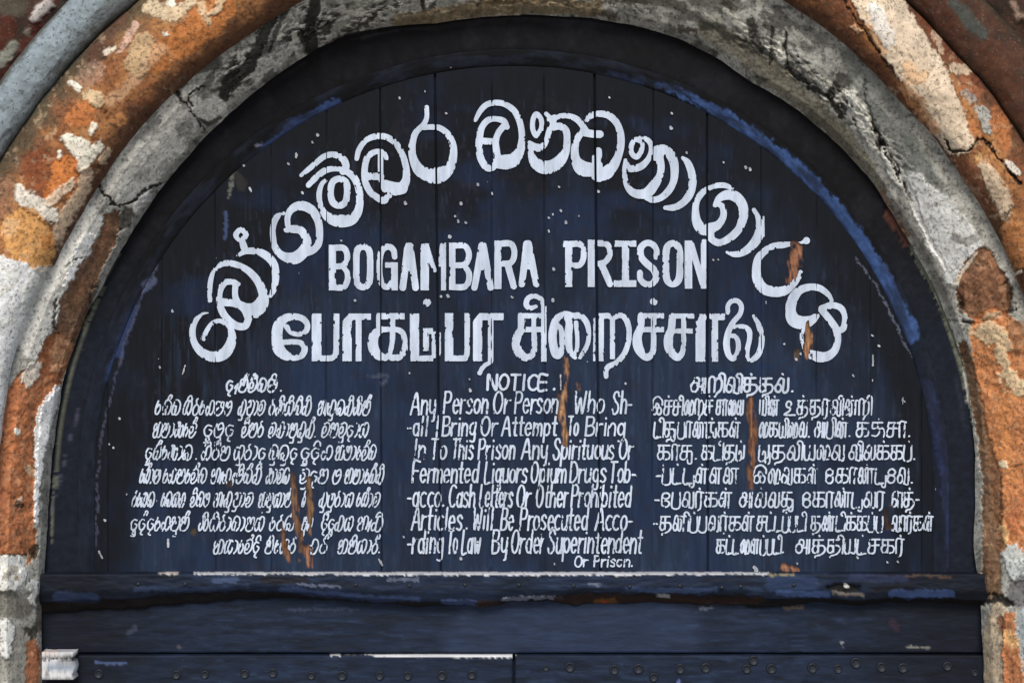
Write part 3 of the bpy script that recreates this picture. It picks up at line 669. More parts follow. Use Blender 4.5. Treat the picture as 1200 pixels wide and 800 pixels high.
# rails across the foot of the boards
LOW_X = [40, 60, 150, 230, 280, 340, 430, 500, 545, 560, 585, 600, 650, 700, 760, 800, 850, 885, 900, 950, 1000, 1060, 1110, 1160]
LOW_Y = [706, 705, 701, 694, 692, 693, 701, 705, 704, 706, 704, 699, 699, 697, 696, 697, 698, 701, 702, 700, 703, 700, 701, 704]
RAIL_PATCH = [
 ([(230,671,4),(330,671,4),(450,671,4.5),(600,671,5),(760,671,5),(850,671,4),(900,671,3)], (206,206,210), 1.6, .92, 0, .25),
 ([(186,671,3),(206,671,5)], (200,190,180), 1.6, .9, 0, .4),
 ([(195,670,5)], (216,206,196), 2, .9, 0, .3),
 ([(66,698,12),(110,700,12)], (48,62,94), 4, .6, 0),
 ([(250,680,6),(276,679,7)], (80,94,128), 3, .55, 0),
 ([(160,690,6),(240,690,5),(290,686,6)], (54,66,96), 4, .6, 0),
 ([(310,680,9),(360,680,7)], (34,32,34), 4, .8, 0),
 ([(348,684,3),(400,687,3)], (110,116,140), 2, .7, 0, .5),
 ([(330,690,6),(390,696,8),(440,701,7),(490,702,6)], (64,80,120), 3, .6, 0),
 ([(455,678,4),(490,679,4)], (120,128,148), 2, .6, 0, .5),
 ([(520,705,6),(558,706,7)], (80,100,146), 2.5, .65, 0),
 ([(562,708,10),(580,707,8)], (60,44,40), 3, .85, 0),
 ([(565,712,5)], (150,140,130), 2, .8, 0),
 ([(590,701,5),(640,700,4),(660,700,3)], (150,156,176), 2, .75, 0, .5),
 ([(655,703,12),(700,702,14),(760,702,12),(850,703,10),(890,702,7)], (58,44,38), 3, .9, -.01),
 ([(700,704,7),(720,703,6)], (120,84,44), 3, .8, 0),
 ([(708,705,5)], (196,60,40), 2, .8, 0, .3),
 ([(690,684,3),(704,685,3)], (120,126,140), 2, .6, 0, .4),
 ([(735,689,5),(790,692,6),(840,690,5)], (64,80,116), 3, .55, 0),
 ([(770,697,4),(784,698,4)], (190,190,196), 1.8, .8, 0, .4),
 ([(905,684,18),(950,684,20)], (50,66,102), 6, .45, 0),
 ([(912,694,7),(968,697,8)], (70,90,136), 3, .6, 0),
 ([(970,688,5),(985,688,11),(1004,689,7)], (18,18,18), 2, .95, -.015),
 ([(991,685,5)], (226,226,220), 1.5, .95, 0, .3),
 ([(976,694,5),(1010,697,5)], (120,112,104), 2.5, .7, 0),
 ([(1020,690,4),(1050,689,5)], (30,28,30), 2, .7, -.004),
 ([(1045,696,9),(1090,696,10),(1115,694,8)], (66,86,132), 3, .65, 0),
 ([(1000,676,10),(1060,678,8)], (50,58,88), 5, .6, 0),
 ([(1060,674,3),(1115,675,3)], (92,74,60), 2, .6, 0),
 ([(900,673,3),(930,672,3)], (150,140,110), 2, .7, 0),
]
def rail_cols(x, y, seed):
    col = np.repeat(lin((31, 41, 60))[None], len(x), 0); h = np.zeros(len(x))
    k = (sstep(.46, .68, fbm(x / 40, y / 5, seed)) * .7)[:, None]; col = col * (1 - k) + lin((25, 30, 40)) * k
    k = (sstep(.58, .74, fbm(x / 26, y / 3, seed + 9)) * .35)[:, None]; col = col * (1 - k) + lin((52, 67, 96)) * k
    e = (np.maximum(sstep(260, 90, x), sstep(940, 1110, x)) * .8)[:, None]; col = col * (1 - e) + lin((20, 22, 29)) * e  # shade of the jambs painted in as darker ends
    col *= (1 + (fbm(x / 14, y / 3, seed + 11, 3) - .5) * .6)[:, None]
    return col, h
gx = np.arange(44, 1160.1, 2.0)
lowy = np.interp(gx, LOW_X, LOW_Y) + (fbm(gx / 14, gx * 0, 95, 3) - .5) * 3.5
rows = []                                                           # (py, depth) rows, front board with a worn drip edge
top_k = (D - .085) / D
rows.append((400 + 272.5 * (D - .085) / (D - .0) + 0 * gx, np.full(len(gx), .004)))
for q in (.5, 1.0): rows.append((400 + 272.5 * (D - .085) / (D - .083 * q) + 0 * gx, np.full(len(gx), -.083 * q)))
for q in np.linspace(0.03, 1, 18):
    rows.append((673 + (lowy - 673) * q, -.085 + .02 * np.clip((q - .62) / .38, 0, 1) ** 1.3 + (fbm(gx / 12, q * 8 + 0 * gx, 97) - .5) * .006))
und = 3 + 7 * sstep(420, 200, gx) + 3 * fbm(gx / 24, gx * 0, 99, 3) + 5 * sstep(640, 680, gx) * sstep(960, 900, gx)
for q in np.linspace(.08, 1, 6): rows.append((lowy + und * q, -.062 + .05 * q + (fbm(gx / 10, q * 6 + 0 * gx, 98) - .5) * .006))
rows.append((lowy + und + .5, np.full(len(gx), .02)))
ry = np.array([r[0] for r in rows]); rd = np.array([r[1] for r in rows]); RX = np.broadcast_to(gx, ry.shape)
c, h = rail_cols(RX.ravel(), ry.ravel(), 101); shade_rot = np.repeat(np.arange(len(rows)) > 20, len(gx))  # overhang shadow painted into the dark brown band of rotten underside
c[shade_rot] = c[shade_rot] * .15 + lin((38, 33, 30)) * .85 * (.6 + .8 * fbm(RX.ravel()[shade_rot] / 8, ry.ravel()[shade_rot] / 3, 96, 3))[:, None]; c, h = paint(RX.ravel(), ry.ravel(), c, h, RAIL_PATCH, warp=2.2, seed=71)
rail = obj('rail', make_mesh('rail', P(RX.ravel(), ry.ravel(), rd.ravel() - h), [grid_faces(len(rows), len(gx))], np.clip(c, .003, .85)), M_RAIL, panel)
rail['label'] = 'worn horizontal rail with pale scuffed top edge'

yy = np.append(np.arange(690, 766.1, 2.0), [768, 800, 880]); LX, LY = np.meshgrid(gx, yy); lx, ly = LX.ravel(), LY.ravel()
c, h = rail_cols(lx, ly, 131)
LOWER_PATCH = [([(340,714,3),(420,714,3)], (70,80,104), 2, .5, 0), ([(820,713,4),(834,713,4)], (110,116,132), 2, .6, 0, .4),
 ([(1064,757,2.5),(1090,758,2.5)], (150,150,140), 1.5, .7, 0, .3), ([(987,750,2.5),(988,757,2.5)], (150,154,160), 1.5, .7, 0, .3),
 ([(920,711,5),(940,711,4)], (110,92,76), 2.5, .7, 0), ([(1045,728,8),(1052,738,6)], (62,44,56), 4, .5, 0),
 ([(158,736,6),(150,742,5)], (70,76,96), 3, .5, 0), ([(210,757,4)], (96,90,92), 2, .6, 0),
 ([(600,750,160),(760,745,120)], (54,66,94), 40, .35, 0)]
c, h = paint(lx, ly, c, h, LOWER_PATCH, warp=2.5, seed=75)
dd = .004 + np.where(ly > 764.5, .06, 0) + (fbm(lx / 30, ly / 12, 133) - .5) * .003
obj('lower_rail', make_mesh('lower_rail', P(lx, ly, dd), [grid_faces(len(yy), len(gx))], np.clip(c, .003, .85)), M_RAIL, panel)

def lathe(name, prof, n=20):
    """small round fixing: profile [(radius m, depth m)] turned about the Y axis, facing -Y"""
    pr = np.asarray(prof, float); a = np.linspace(0, 2 * math.pi, n, endpoint=False)
    v = np.stack([pr[:, None, 0] * np.cos(a), np.broadcast_to(pr[:, None, 1], (len(pr), n)), pr[:, None, 0] * np.sin(a)], -1).reshape(-1, 3)
    f = []
    for i in range(len(pr) - 1):
        for j in range(n):
            k = (j + 1) % n; f.append((i * n + j, i * n + k, (i + 1) * n + k, (i + 1) * n + j))
    return make_mesh(name, v, [np.array(f)])
def put(me, name, m, parent, px, py, d):
    o = obj(name, me, m, None); o.location = P(px, py, d)
    bpy.context.view_layer.update()
    o.parent = parent; o.matrix_parent_inverse = parent.matrix_world.inverted(); return o
NAIL = lathe('nail', [(.0075, .002), (.007, -.003), (.005, -.0045), (.002, -.005), (.0002, -.005)], 12)
for nx, ny in [(162,684),(217,684),(417,685),(480,686),(545,685),(608,685),(672,686),(738,687),(797,686),(846,688),(868,687),(930,685)]:
    put(NAIL, 'nail', M_IRON, rail, nx, ny, -.084)

# ------------------------------------------------------------------ the two door leaves below
BOLT = lathe('bolt', [(.024, .003), (.0225, -.004), (.0195, -.008), (.0165, -.0075), (.0135, -.0015), (.008, -.001), (.0003, -.0008)], 20)
LEAVES = [('left', 44., 600.5, [(116,789,1),(207,790,1),(240,790,.9),(287,789,1),(320,788,1),(365,791,.9),(401,791,1.1),(445,791,1),(478,791,1),(518,791,1.1),(553,790,1)],
           'left dark blue door leaf with bright scuffed top edge and a row of bolts'),
          ('right', 604., 1156., [(640,782,.7),(668,781,1.1),(720,784,1.1),(748,783,1.1),(766,793,1),(797,783,1.1),(827,782,1.1),(875,783,1),(883,773,1.1),(904,783,1.1),(952,782,1.1),(982,783,1),(1003,776,1.2),(1033,781,1.1),(1058,782,1.1),(1110,780,1),(1142,788,.7)],
           'right dark blue door leaf studded with closely set bolts')]
for side, x0, x1, bolts, lab in LEAVES:
    lf = thing('door_leaf', lab, 'door', tuple(P((x0 + x1) / 2, 860, -.03)))
    ax = np.arange(x0, x1 + .1, 2.0)
    ax[-1] = x1
    rows = [(400 + 368 * (D - .03) / (D + .03), .03), (400 + 368 * (D - .03) / (D - .01), -.01), (767.6, -.029)] + [(yy_, -.03) for yy_ in np.arange(768.2, 862, 2.0)]
    RX, RYY = np.meshgrid(ax, [r[0] for r in rows]); RD = np.repeat(np.array([r[1] for r in rows])[:, None], len(ax), 1)
    RD = RD + np.where(RYY > 768, (fbm(RX / 40, RYY / 10, 143) - .5) * .003, 0)
    c, h = rail_cols(RX.ravel(), RYY.ravel(), 151)
    LP = [([(440,767,3),(480,767,4.5),(540,767,5.5),(601,767,6)], (232,232,234), 1.4, .96, 0, .15), ([(388,766,4),(397,766,4)], (206,204,202), 1.4, .9, 0, .2),
          ([(428,766,4.5),(437,766,4)], (214,212,210), 1.4, .9, 0, .2), ([(405,766,2),(425,766,2)], (120,118,112), 1.4, .7, 0, .3),
          ([(112,776,3),(148,777,3)], (86,104,146), 2, .7, 0, .5), ([(796,796,4),(798,806,4)], (120,134,190), 2, .6, 0, .5),
          ([(755,785,3),(762,785,3)], (36,38,46), 2, .6, 0, .5)]
    c, h = paint(RX.ravel(), RYY.ravel(), c, h, LP, warp=2, seed=81)
    v = P(RX.ravel(), RYY.ravel(), RD.ravel()); f = grid_faces(len(rows), len(ax))
    # closing edges so that each leaf is a slab
    m = len(ax); n = len(rows); i0 = np.arange(2, n) * m; vb = v.copy(); vb[:, 1] = .05
    e0 = i0; e1 = i0 + m - 1; V = np.vstack([v, vb[e0], vb[e1]]); B = len(v); k = len(e0); q = np.arange(k - 1)
    f0 = np.stack([e0[q], B + q, B + q + 1, e0[q + 1]], -1); f1 = np.stack([e1[q], e1[q + 1], B + k + q + 1, B + k + q], -1)
    CC = np.vstack([c, c[e0], c[e1]])
    obj('leaf_boards', make_mesh('leaf_boards', V, [np.vstack([f, f0, f1])], np.clip(CC, .003, .85), smooth=False), M_RAIL, lf)
    for bx, by, sc in bolts:
        o = put(BOLT, 'bolt', M_IRON, lf, bx, by, -.0305); o.scale = (sc * .72,) * 3

# ------------------------------------------------------------------ white painted block at the foot of the left jamb
blk = [(763, -.09), (763.5, -.115), (769, -.117), (770.5, -.105), (774, -.104), (775.2, -.112), (782, -.113), (788.5, -.110), (790, -.118), (795.5, -.118), (796, -.09)]
bx = np.arange(49, 85.1, 1.0)
RX, RYY = np.meshgrid(bx, [b[0] for b in blk]); RD = np.repeat(np.array([b[1] for b in blk])[:, None], len(bx), 1) + (fbm(RX / 6, RYY / 4, 161) - .5) * .006 + np.where(fbm(RX / 5, RYY / 3, 165, 3) > .6, .006, 0)
wob = (fbm(RYY / 4, RYY * 0 + 2, 163) - .5) * 7 * np.clip((RX - 70) / 14, 0, 1); RX = RX + wob
c = np.repeat(lin((206, 206, 208))[None], RX.size, 0); h = np.zeros(RX.size)
c *= (1 - .5 * sstep(.5, .68, fbm(RX.ravel() / 7, RYY.ravel() / 3, 167, 4)))[:, None]
c, h = paint(RX.ravel(), RYY.ravel(), c, h, [([(52,772.5,3),(84,772.5,4)], (62,60,64), 1.2, .9, 0, .2), ([(60,780,9),(84,783,9)], (134,150,168), 4, .75, 0), ([(72,774,3),(84,775,4)], (120,120,124), 2, .7, 0), ([(50,764,4),(66,765,3)], (226,206,196), 2, .7, 0)], warp=2, seed=91)
v = P(RX.ravel(), RYY.ravel(), RD.ravel()); m = len(bx); n = len(blk); f = grid_faces(n, m)
vb = v.copy(); vb[:, 1] = -.035; e0 = np.arange(n) * m; e1 = e0 + m - 1; e2 = np.arange(m); e3 = (n - 1) * m + np.arange(m)
V = np.vstack([v, vb[e0], vb[e1], vb[e2], vb[e3]]); B = len(v); q = np.arange(n - 1); q2 = np.arange(m - 1)
fs = [f, np.stack([e0[q], B + q, B + q + 1, e0[q + 1]], -1), np.stack([e1[q], e1[q + 1], B + n + q + 1, B + n + q], -1),
      np.stack([e2[q2], e2[q2 + 1], B + 2 * n + q2 + 1, B + 2 * n + q2], -1), np.stack([e3[q2], B + 2 * n + m + q2, B + 2 * n + m + q2 + 1, e3[q2 + 1]], -1)]
blkme = make_mesh('wooden_block', V, [np.vstack(fs)], np.vstack([c, c[e0], c[e1], c[e2], c[e3]]), smooth=False)
bo = obj('wooden_block', blkme, M_BLOCK); bo['label'] = 'small chipped white grooved block at the foot of the left jamb'; bo['category'] = 'block'
# ------------------------------------------------------------------ painted lettering (thin sheets of paint on the boards)
class Sheet:
    def __init__(s, x0, y0, x1, y1, cell):
        s.x0, s.y0, s.c = x0, y0, cell
        s.nx, s.ny = int((x1 - x0) / cell) + 2, int((y1 - y0) / cell) + 2
        s.f = np.full((s.ny, s.nx), -9.0)
        s.gx = x0 + np.arange(s.nx) * cell; s.gy = y0 + np.arange(s.ny) * cell
    def win(s, x0, y0, x1, y1):
        return (max(0, int((x0 - s.x0) / s.c)), min(s.nx, int((x1 - s.x0) / s.c) + 2), max(0, int((y0 - s.y0) / s.c)), min(s.ny, int((y1 - s.y0) / s.c) + 2))
    def stroke(s, pts, default=None, straight=False):
        pts = [p if len(p) == 3 else (p[0], p[1], default) for p in pts]
        if straight:
            dense = np.vstack([catmull([a, b], .4) for a, b in zip(pts[:-1], pts[1:])]) if len(pts) > 1 else np.array(pts, float)
        else: dense = catmull(pts, .4)
        for x, y, w in dense:
            r = w / 2; i0, i1, j0, j1 = s.win(x - r - 1.2, y - r - 1.2, x + r + 1.2, y + r + 1.2)
            if i1 <= i0 or j1 <= j0: continue
            d = r - np.hypot(s.gx[None, i0:i1] - x, s.gy[j0:j1, None] - y)
            sub = s.f[j0:j1, i0:i1]; np.maximum(sub, d, out=sub)
    def rect(s, x0, y0, x1, y1):
        i0, i1, j0, j1 = s.win(x0 - 1.5, y0 - 1.5, x1 + 1.5, y1 + 1.5)
        X, Y = s.gx[None, i0:i1], s.gy[j0:j1, None]
        d = np.minimum(np.minimum(X - x0, x1 - X), np.minimum(Y - y0, y1 - Y))
        sub = s.f[j0:j1, i0:i1]; np.maximum(sub, d, out=sub)
    def finish(s, wear=1.5, seed=0, rough=.25, thin=.32, seam=1.0):
        X, Y = np.meshgrid(s.gx, s.gy); s.f -= thin
        s.f -= 1.5 * sstep(.74, .9, vnoise(X / 1.2, Y / 3.0, 211 + seed)) * sstep(.50, .66, fbm(X / 22, Y / 26, 213 + seed, 3))
        s.f += (fbm(X / 2.6, Y / 2.6, 201 + seed, 3) - .5) * rough
        s.f -= wear * sstep(.62, .78, fbm(X / 3.0, Y / 7.0, 203 + seed, 4)) * 2
        for sx, sw in SEAMS:
            cut = np.abs(X - sx - SLOPE[[q_[0] for q_ in SEAMS].index(sx)] * (Y - 300)) - (sw * .5 * seam if sw > 1.5 else .25 + .9 * (vnoise(X * 0 + sx, Y / 9, 7) - .4))
            s.f = np.minimum(s.f, cut)
        s.f = np.minimum(s.f, -wood_mask(X.ravel(), Y.ravel()).reshape(X.shape) + .2)
    def mesh(s, name, depth=-.006):
        f = s.f; ny, nx = f.shape; ins = f > 0
        vid = -np.ones((3, ny, nx), np.int64)                 # 0 corner, 1 edge to the right, 2 edge downwards
        need = [ins, np.zeros_like(ins), np.zeros_like(ins)]
        need[1][:, :-1] = ins[:, :-1] != ins[:, 1:]; need[2][:-1] = ins[:-1] != ins[1:]
        vs, n = [], 0
        X, Y = np.meshgrid(s.gx, s.gy)
        for k in range(3):
            jj, ii = np.nonzero(need[k]); vid[k, jj, ii] = n + np.arange(len(jj)); n += len(jj)
            if k == 0: px, py = X[jj, ii], Y[jj, ii]
            elif k == 1: t = f[jj, ii] / (f[jj, ii] - f[jj, ii + 1]); px, py = X[jj, ii] + t * s.c, Y[jj, ii]
            else: t = f[jj, ii] / (f[jj, ii] - f[jj + 1, ii]); px, py = X[jj, ii], Y[jj, ii] + t * s.c
            vs.append(np.stack([px, py], 1))
        vs = np.vstack(vs)
        A, B_, C_, D_ = ins[:-1, :-1], ins[:-1, 1:], ins[1:, 1:], ins[1:, :-1]
        code = A * 1 + B_ * 2 + C_ * 4 + D_ * 8
        polys = {3: [], 4: [], 5: [], 6: []}
        for cs in range(1, 16):
            jj, ii = np.nonzero(code == cs)
            if not len(jj): continue
            cor = [(0, 0, 0), (0, 0, 1), (0, 1, 1), (0, 1, 0)]; edg = [(1, 0, 0), (2, 0, 1), (1, 1, 0), (2, 0, 0)]
            ref = []
            for k in range(4):
                if cs >> k & 1: ref.append(cor[k])
                if (cs >> k & 1) != (cs >> ((k + 1) % 4) & 1): ref.append(edg[k])
            polys[len(ref)].append(np.stack([vid[k, jj + dj, ii + di] for k, dj, di in ref], 1)[:, ::-1])
        return make_mesh(name, P(vs[:, 0], vs[:, 1], depth), [np.vstack(p) for p in polys.values() if p], smooth=False)

SINHALA = [
 [(244,366.5,2),(237,368,4),(229,376,7),(225.5,388,8),(228,402,8.5),(237,413,11),(250,418,13),(263,414,14),(270.5,402,12.5),(271,390,10),(266,380,7.5),(258,376,6),(250,378,6),(243,386,6),(238,397,6.5)],
 [(246,352,6),(245.8,340,6.5),(247,328,6.5),(250.5,316,5)], [(254,315,5),(260,309.5,7),(270,308.5,8),(282,312,8),(293,319,9),(303,331,10),(308.5,345,12),(307.5,357,14),(300,366,14)],
 [(280,333,5),(274,330.5,7),(264,331,8),(258,340,8),(257,352,8),(260,364,9),(267,374,9),(277,381.5,9.5),(287,382,9),(291,374,9),(293,366,9)],
 [(262,354,10),(272,355,9),(280,357,10),(290,361,12),(300,360,14),(307,352,13)], [(276,333,8),(275.5,345,7.5),(278,354,9),(286,363,8),(290.5,373,8)],
 [(282.4,269.2,7),(288.4,275.2,7),(282.4,281.2,7),(276.4,275.2,7),(282.4,269.2,7)], [(284,283,8),(286,290,9)], [(279,299.5,4.5),(288,294.5,7.5),(300,294.5,9),(312,299.5,10),(321,310,10),(323,325,9),(320.5,339,8),(317,347,4.5)],
 [(332,250,5),(324,255,8),(320,266,7.5),(320,277,7.5),(322.5,290,8.5),(331,299.5,10),(345,302.5,15),(356,294,14),(359.5,282,11),(353,270.5,10),(344,268.5,10),(336,269,8)],
 [(337.5,268,7),(337,255,7.5),(341,246,9),(349,241.5,11),(358,242,12),(367,248,11),(373,260,9.5),(374.5,274,9),(373,286,9),(367,293,9),(360,296,9)],
 [(353,205.5,5),(364,196.5,7),(380,183.5,7.5),(392,181.5,8),(402,186.5,9),(405.5,195,9),(402,201,9)], [(361.5,217,7),(371,207.5,8),(382,199.5,8),(395,198,6.5),(405,200.5,8),(415,208.5,9),(420.5,222,9),(421.5,238,9.5),(418.5,250,11),(411,257.5,14),(399,259,15.5),(388,256.5,13),(380,250,9),(375.5,240,7),(374,227,7),(377,216,6),(382,211,5)],
 [(397.5,209.5,8),(405.5,214,8.5),(407,226,8.5),(404.5,237,8.5),(397.5,241,8.5),(390,237,8.5),(387.5,226,8),(389.5,214,8.5),(397.5,209.5,8)],
 [(418,186,6),(421,175,7),(429,164.5,7),(440,160,8),(452,160.5,8),(463,167.5,8),(471,180,8),(475.5,195,8.5),(476,210,10),(471,221,14)],
 [(453,185.5,6),(449,178.5,6),(440,178,7),(431,184,8),(427.5,197,8),(428,212,8.5),(433.5,224.5,8.5),(442,231.5,8.5),(450,235,9),(456,229,8)], [(431,206.5,9.5),(446,207,9)], [(446,182,7),(446,200,7),(447,212,7),(451,222,8)], [(452,215,9),(461,221,16),(471,221,14)],
 [(500,126,6),(500,138,6.2),(496,146.5,7),(487,156,8),(483,170,9),(484,185,10),(491,199,14),(502,205,17),(511,206,20),(520,203,17),(528,195,12),(531.5,180,9.5),(530,167,8.5),(524,156.5,8),(515,150,7.5),(505,149,7),(497,149.5,7)],
 [(557,141,5),(563,130,7),(571,122.5,7.5),(582,120.5,7.5),(592,122.5,7.5),(602,129.5,8),(608,140,8),(611,152,8),(611.5,165,8.5),(609,178,12),(602,187,15)],
 [(594,149,7),(590,142,8),(581,139.5,7),(572,141,8),(565,149,8),(562,160,9),(561.5,175,9),(564,187,9),(570,196,9),(577,196.5,8.5),(581,190,8)], [(591,147,8),(584,156,8),(581,166,8),(582,178,9),(584,190,9)], [(566,165.5,8.5),(578,166,8)], [(585,190,16),(593,190,18),(602,188,16)],
 [(628.5,134,7),(634,140,6.5),(634.5,150,6.5),(629,159,7),(624.5,152,6.5),(624.5,141,6.5),(628.5,134,7)], [(640,133.5,5.5),(645,138.5,6),(648,144,8)], [(648,142,9),(644,152,7),(641.5,163,6),(636,171.5,8),(628,173,10),(620.5,167,5)],
 [(640.5,163,6),(645,152,8),(655,148,9),(663,153,9),(664.5,164,8.5),(663,177,10),(656.5,188,14),(647,195,16),(636,196,16),(627,190.5,13),(622.5,181,8),(621,171,6)], [(645,140,9),(655,136.5,7),(666,136,7),(676,140,8),(683,148,8),(687,155,9)],
 [(687,141,6),(693,135.5,8),(702,133.5,8),(713,135.5,9),(722,143.5,9),(727,156,9),(727.5,170,9.5),(724,184,10),(718,195,13),(708,204,15)], [(683,155,10),(694,157,9.5),(703,157.5,9.5)], [(684,153,9),(677,162,8.5),(673.5,175,9.5),(675,188,12),(682,197,18),(691,199,17)], [(701,177,9),(700.5,195,12),(700.5,208,13)],[(696,184,5),(696,208,6)], [(702,206,14),(712,203,14),(720,193,11)],
 [(746,163.5,6.5),(752,168,6.5),(751.5,177,6.5),(746,184,7),(740,179,6.5),(740.5,169,6.5),(746,163.5,6.5)], [(750,161.5,5),(758,163.5,6.5),(763,170,7),(763,179,7),(759,187.5,7.5),(752,194.5,9),(744,197.5,9),(737,197,8),(733,188,4.5)],
 [(733,188,5),(732,200,6.5),(733.5,214,7),(739,223.5,9),(748,227.5,11),(759,225.5,13),(767,216,12),(773,206,9),(774.5,196,9.5),(773,186,10)], [(767,176,9),(776,174.5,11),(784.5,180,12),(789.5,190,11),(790.5,203,10),(788.5,215,9),(782,225.5,9),(773,232.5,8),(764,234,8),(756,230,8)], [(768,184,10),(773,180,12)],
 [(800,185,4.5),(806,191,8.5),(810.5,203,9.5),(811.5,215,10),(808,228,10),(800,238,9),(790,243,8.5),(779.5,243.5,5.5)],
 [(858,221,5),(850,217.5,7),(840,217.5,7),(831,220.5,6.5),(823,226,8),(816.5,236,8),(815,248,9),(817,261,12),(824,269,14),(834,267,13),(842,263,10),(847.5,254,8.5),(847,243,8),(841,239,6.5),(838,240.5,6)], [(838,240,6),(843,232.5,9),(852,228.5,12),(862,230.5,13),(870,240,12),(871,253,12),(867,266,10),(860,275,10),(850,282,9),(842,284.5,9),(834,280,9),(831,271,12)],
 [(883.5,246,5.5),(888,254,6.5),(890.5,264,10),(889,276,12),(881,288,11),(870,296,9),(860,298,7),(852,295.5,4)], [(894.8,254,2.6),(895.2,277,2.4)],
 [(945,282,9)], [(945,282,7),(938,284.5,3.5),(929,285.5,5),(918,287,8),(906,288.5,8),(896,294.5,9),(888.5,303,9.5),(886.5,315,11),(887.5,327,12),(894,337.5,13),(905,341.5,13),(918,341,12),(928,334.5,9),(935,325.5,8),(938,319,6)],
 [(975,352,4.5),(970,344.5,7),(960,337.5,8.5),(948,336.5,9),(936,341,10.5),(928.5,352,13),(926.5,364,13),(930,374.5,16),(940,378,16),(950,375.5,12),(957,370,7.5)], [(974,352,4),(973,360,5)],
 [(963,361,8),(975,357.5,8),(986,361.5,8),(990,372,7),(988.5,384,8),(984,387,8)], [(963,363,9),(972,374,9),(979,384,9),(981.5,394,9),(980.5,405,9),(976,413,10),(967,418,12),(955,417,13),(946,412,8),(940.5,403,5),(939.5,392,5),(942,384,6)],
]
ENGLISH_R = [(385,286.5,394,340.5),(492.5,285,503,340.5),(516.5,284,523,340.5),(526,284,534,340),(579,281.5,588,339),(662,282,671,336.5),(659.5,282,668,290),(688.5,280.5,697.2,336.5),(719.5,281.5,746,289.5),(728.5,285,737.5,334),(719,328,746,336.5),(802,281.5,811.5,338.5),(821,280,828,338.5),(451,307,466.5,314),(458,307,466.5,340.5),(473,311,487,318),(560,310,571,317),(614,309,626,316)]
ENGLISH = [
 [(391,290.5,8),(402,290.5,8),(406.3,296,7.5),(406.5,304,7.5),(402,311,7.5),(391,312.5,7.5)], [(402,312,7),(407,320,7.5),(407,329,7.5),(402,336.5,8),(390,336.5,8)],
 [(425.5,289,8),(432.5,294,8.5),(433.8,312,8),(432.5,331,8.5),(425.5,336.5,8),(418.5,331,8.5),(417.6,312,8),(418.5,294,8.5),(425.5,289,8)],
 [(462.5,301,7),(461,293,7.5),(455,289,8),(448,293,8),(445,305,7.5),(445,322,7.5),(448,333,8),(454,336.5,7),(459,331,7)],
 [(478,288.5,9),(472,337,8.5)], [(480.5,288.5,9),(487,337,8.5)], [(479,295,9),(479.5,303,7)],
 [(499,289,8.5),(509.5,317,5)], [(518.5,288,7),(516.5,303,5.5),(515.5,311,4)],
 [(532,288,7.5),(544,288,7.5),(549,295,7.5),(549,303,7.5),(544,310,7.5),(531,311,7.5)], [(544,311,7),(549.5,320,7.5),(549,330,7.5),(544,336,8),(530,336.5,7.5)],
 [(565,288,9.5),(556,337,8)], [(566,288,9.5),(575,337,8)], [(565.5,294,8),(565.5,299,6)],
 [(586,285.5,8),(598,285.5,8),(602.3,292,7.5),(602.3,301,7.5),(598,308,7.5),(586,309,7.5)], [(595,310,8.5),(602,335.5,8)],
 [(617.5,286,9.5),(611.5,333,8)], [(619,286,9.5),(628.5,333,8)], [(618.5,292,8),(619,297,6)],
 [(668,286,8),(679,286,8),(683.5,293,7.5),(683.5,303,7.5),(679,310.5,7.5),(669,311,7.5)],
 [(702,285,8),(711,286,8),(714,293,7.5),(714,300,7.5),(709,307,7.5),(702,309,7.5)], [(705,310,8.5),(715,332.5,8.5)],
 [(769,301,7.5),(769.5,294,7.5),(765,286.5,8),(757,285,8),(750.8,291,8.5),(751.5,301,8.5),(758,309,9),(766,316,9),(769,325,8.5),(764,332.5,8),(756,332.5,8),(750.5,327,7.5),(750,319.5,7.5)],
 [(788.5,285,8),(795.5,291,9),(796.8,309,8.5),(795.5,327,9),(788.5,333,8),(781.5,327,9),(780.3,309,8.5),(781.5,291,9),(788.5,285,8)],
 [(810,287,8),(823.5,332,8)],
]
TAMIL_R = [(365,367,377,423.5),(390.5,367,398,410),(367,416,388,423.5),(401,376,412.5,423.5),(408,367,435,375),(416.5,370,424,423.5),(441,366.5,474.5,374.5),(440.5,367,447.5,386),(456.5,370,463.5,398),(480,367,491.5,423.5),(482,416,508,423.5),(495.5,384,503,411.5),(496,384,508,391.5),(505.5,388,511,420),(514.6,389,517,417),(521,366.5,531.5,423.5),(544,366.5,551,410),(523,416,545,423.5),(554,376,565.5,423.5),(561,366.5,590.5,375.5),(571.5,370,578.5,423.5),(633.8,352,640.8,424),(607,366.5,635,373.5),(606,382.5,636,389.5),(622.5,370,628.5,400),(694.8,372,698,423.5),(701.2,366.5,708,423.5),(714.5,371,721,421),(749,366.5,778.5,373.5),(750,382.5,778.5,389.5),(762.5,370,769.5,402),(785,367,814,373.5),(786,384.5,812,391),(798,370,804.5,402),(814.8,376,827,424),(819,367.5,827,378),(831,367,850,375.5),(833.5,370,841.8,424)]
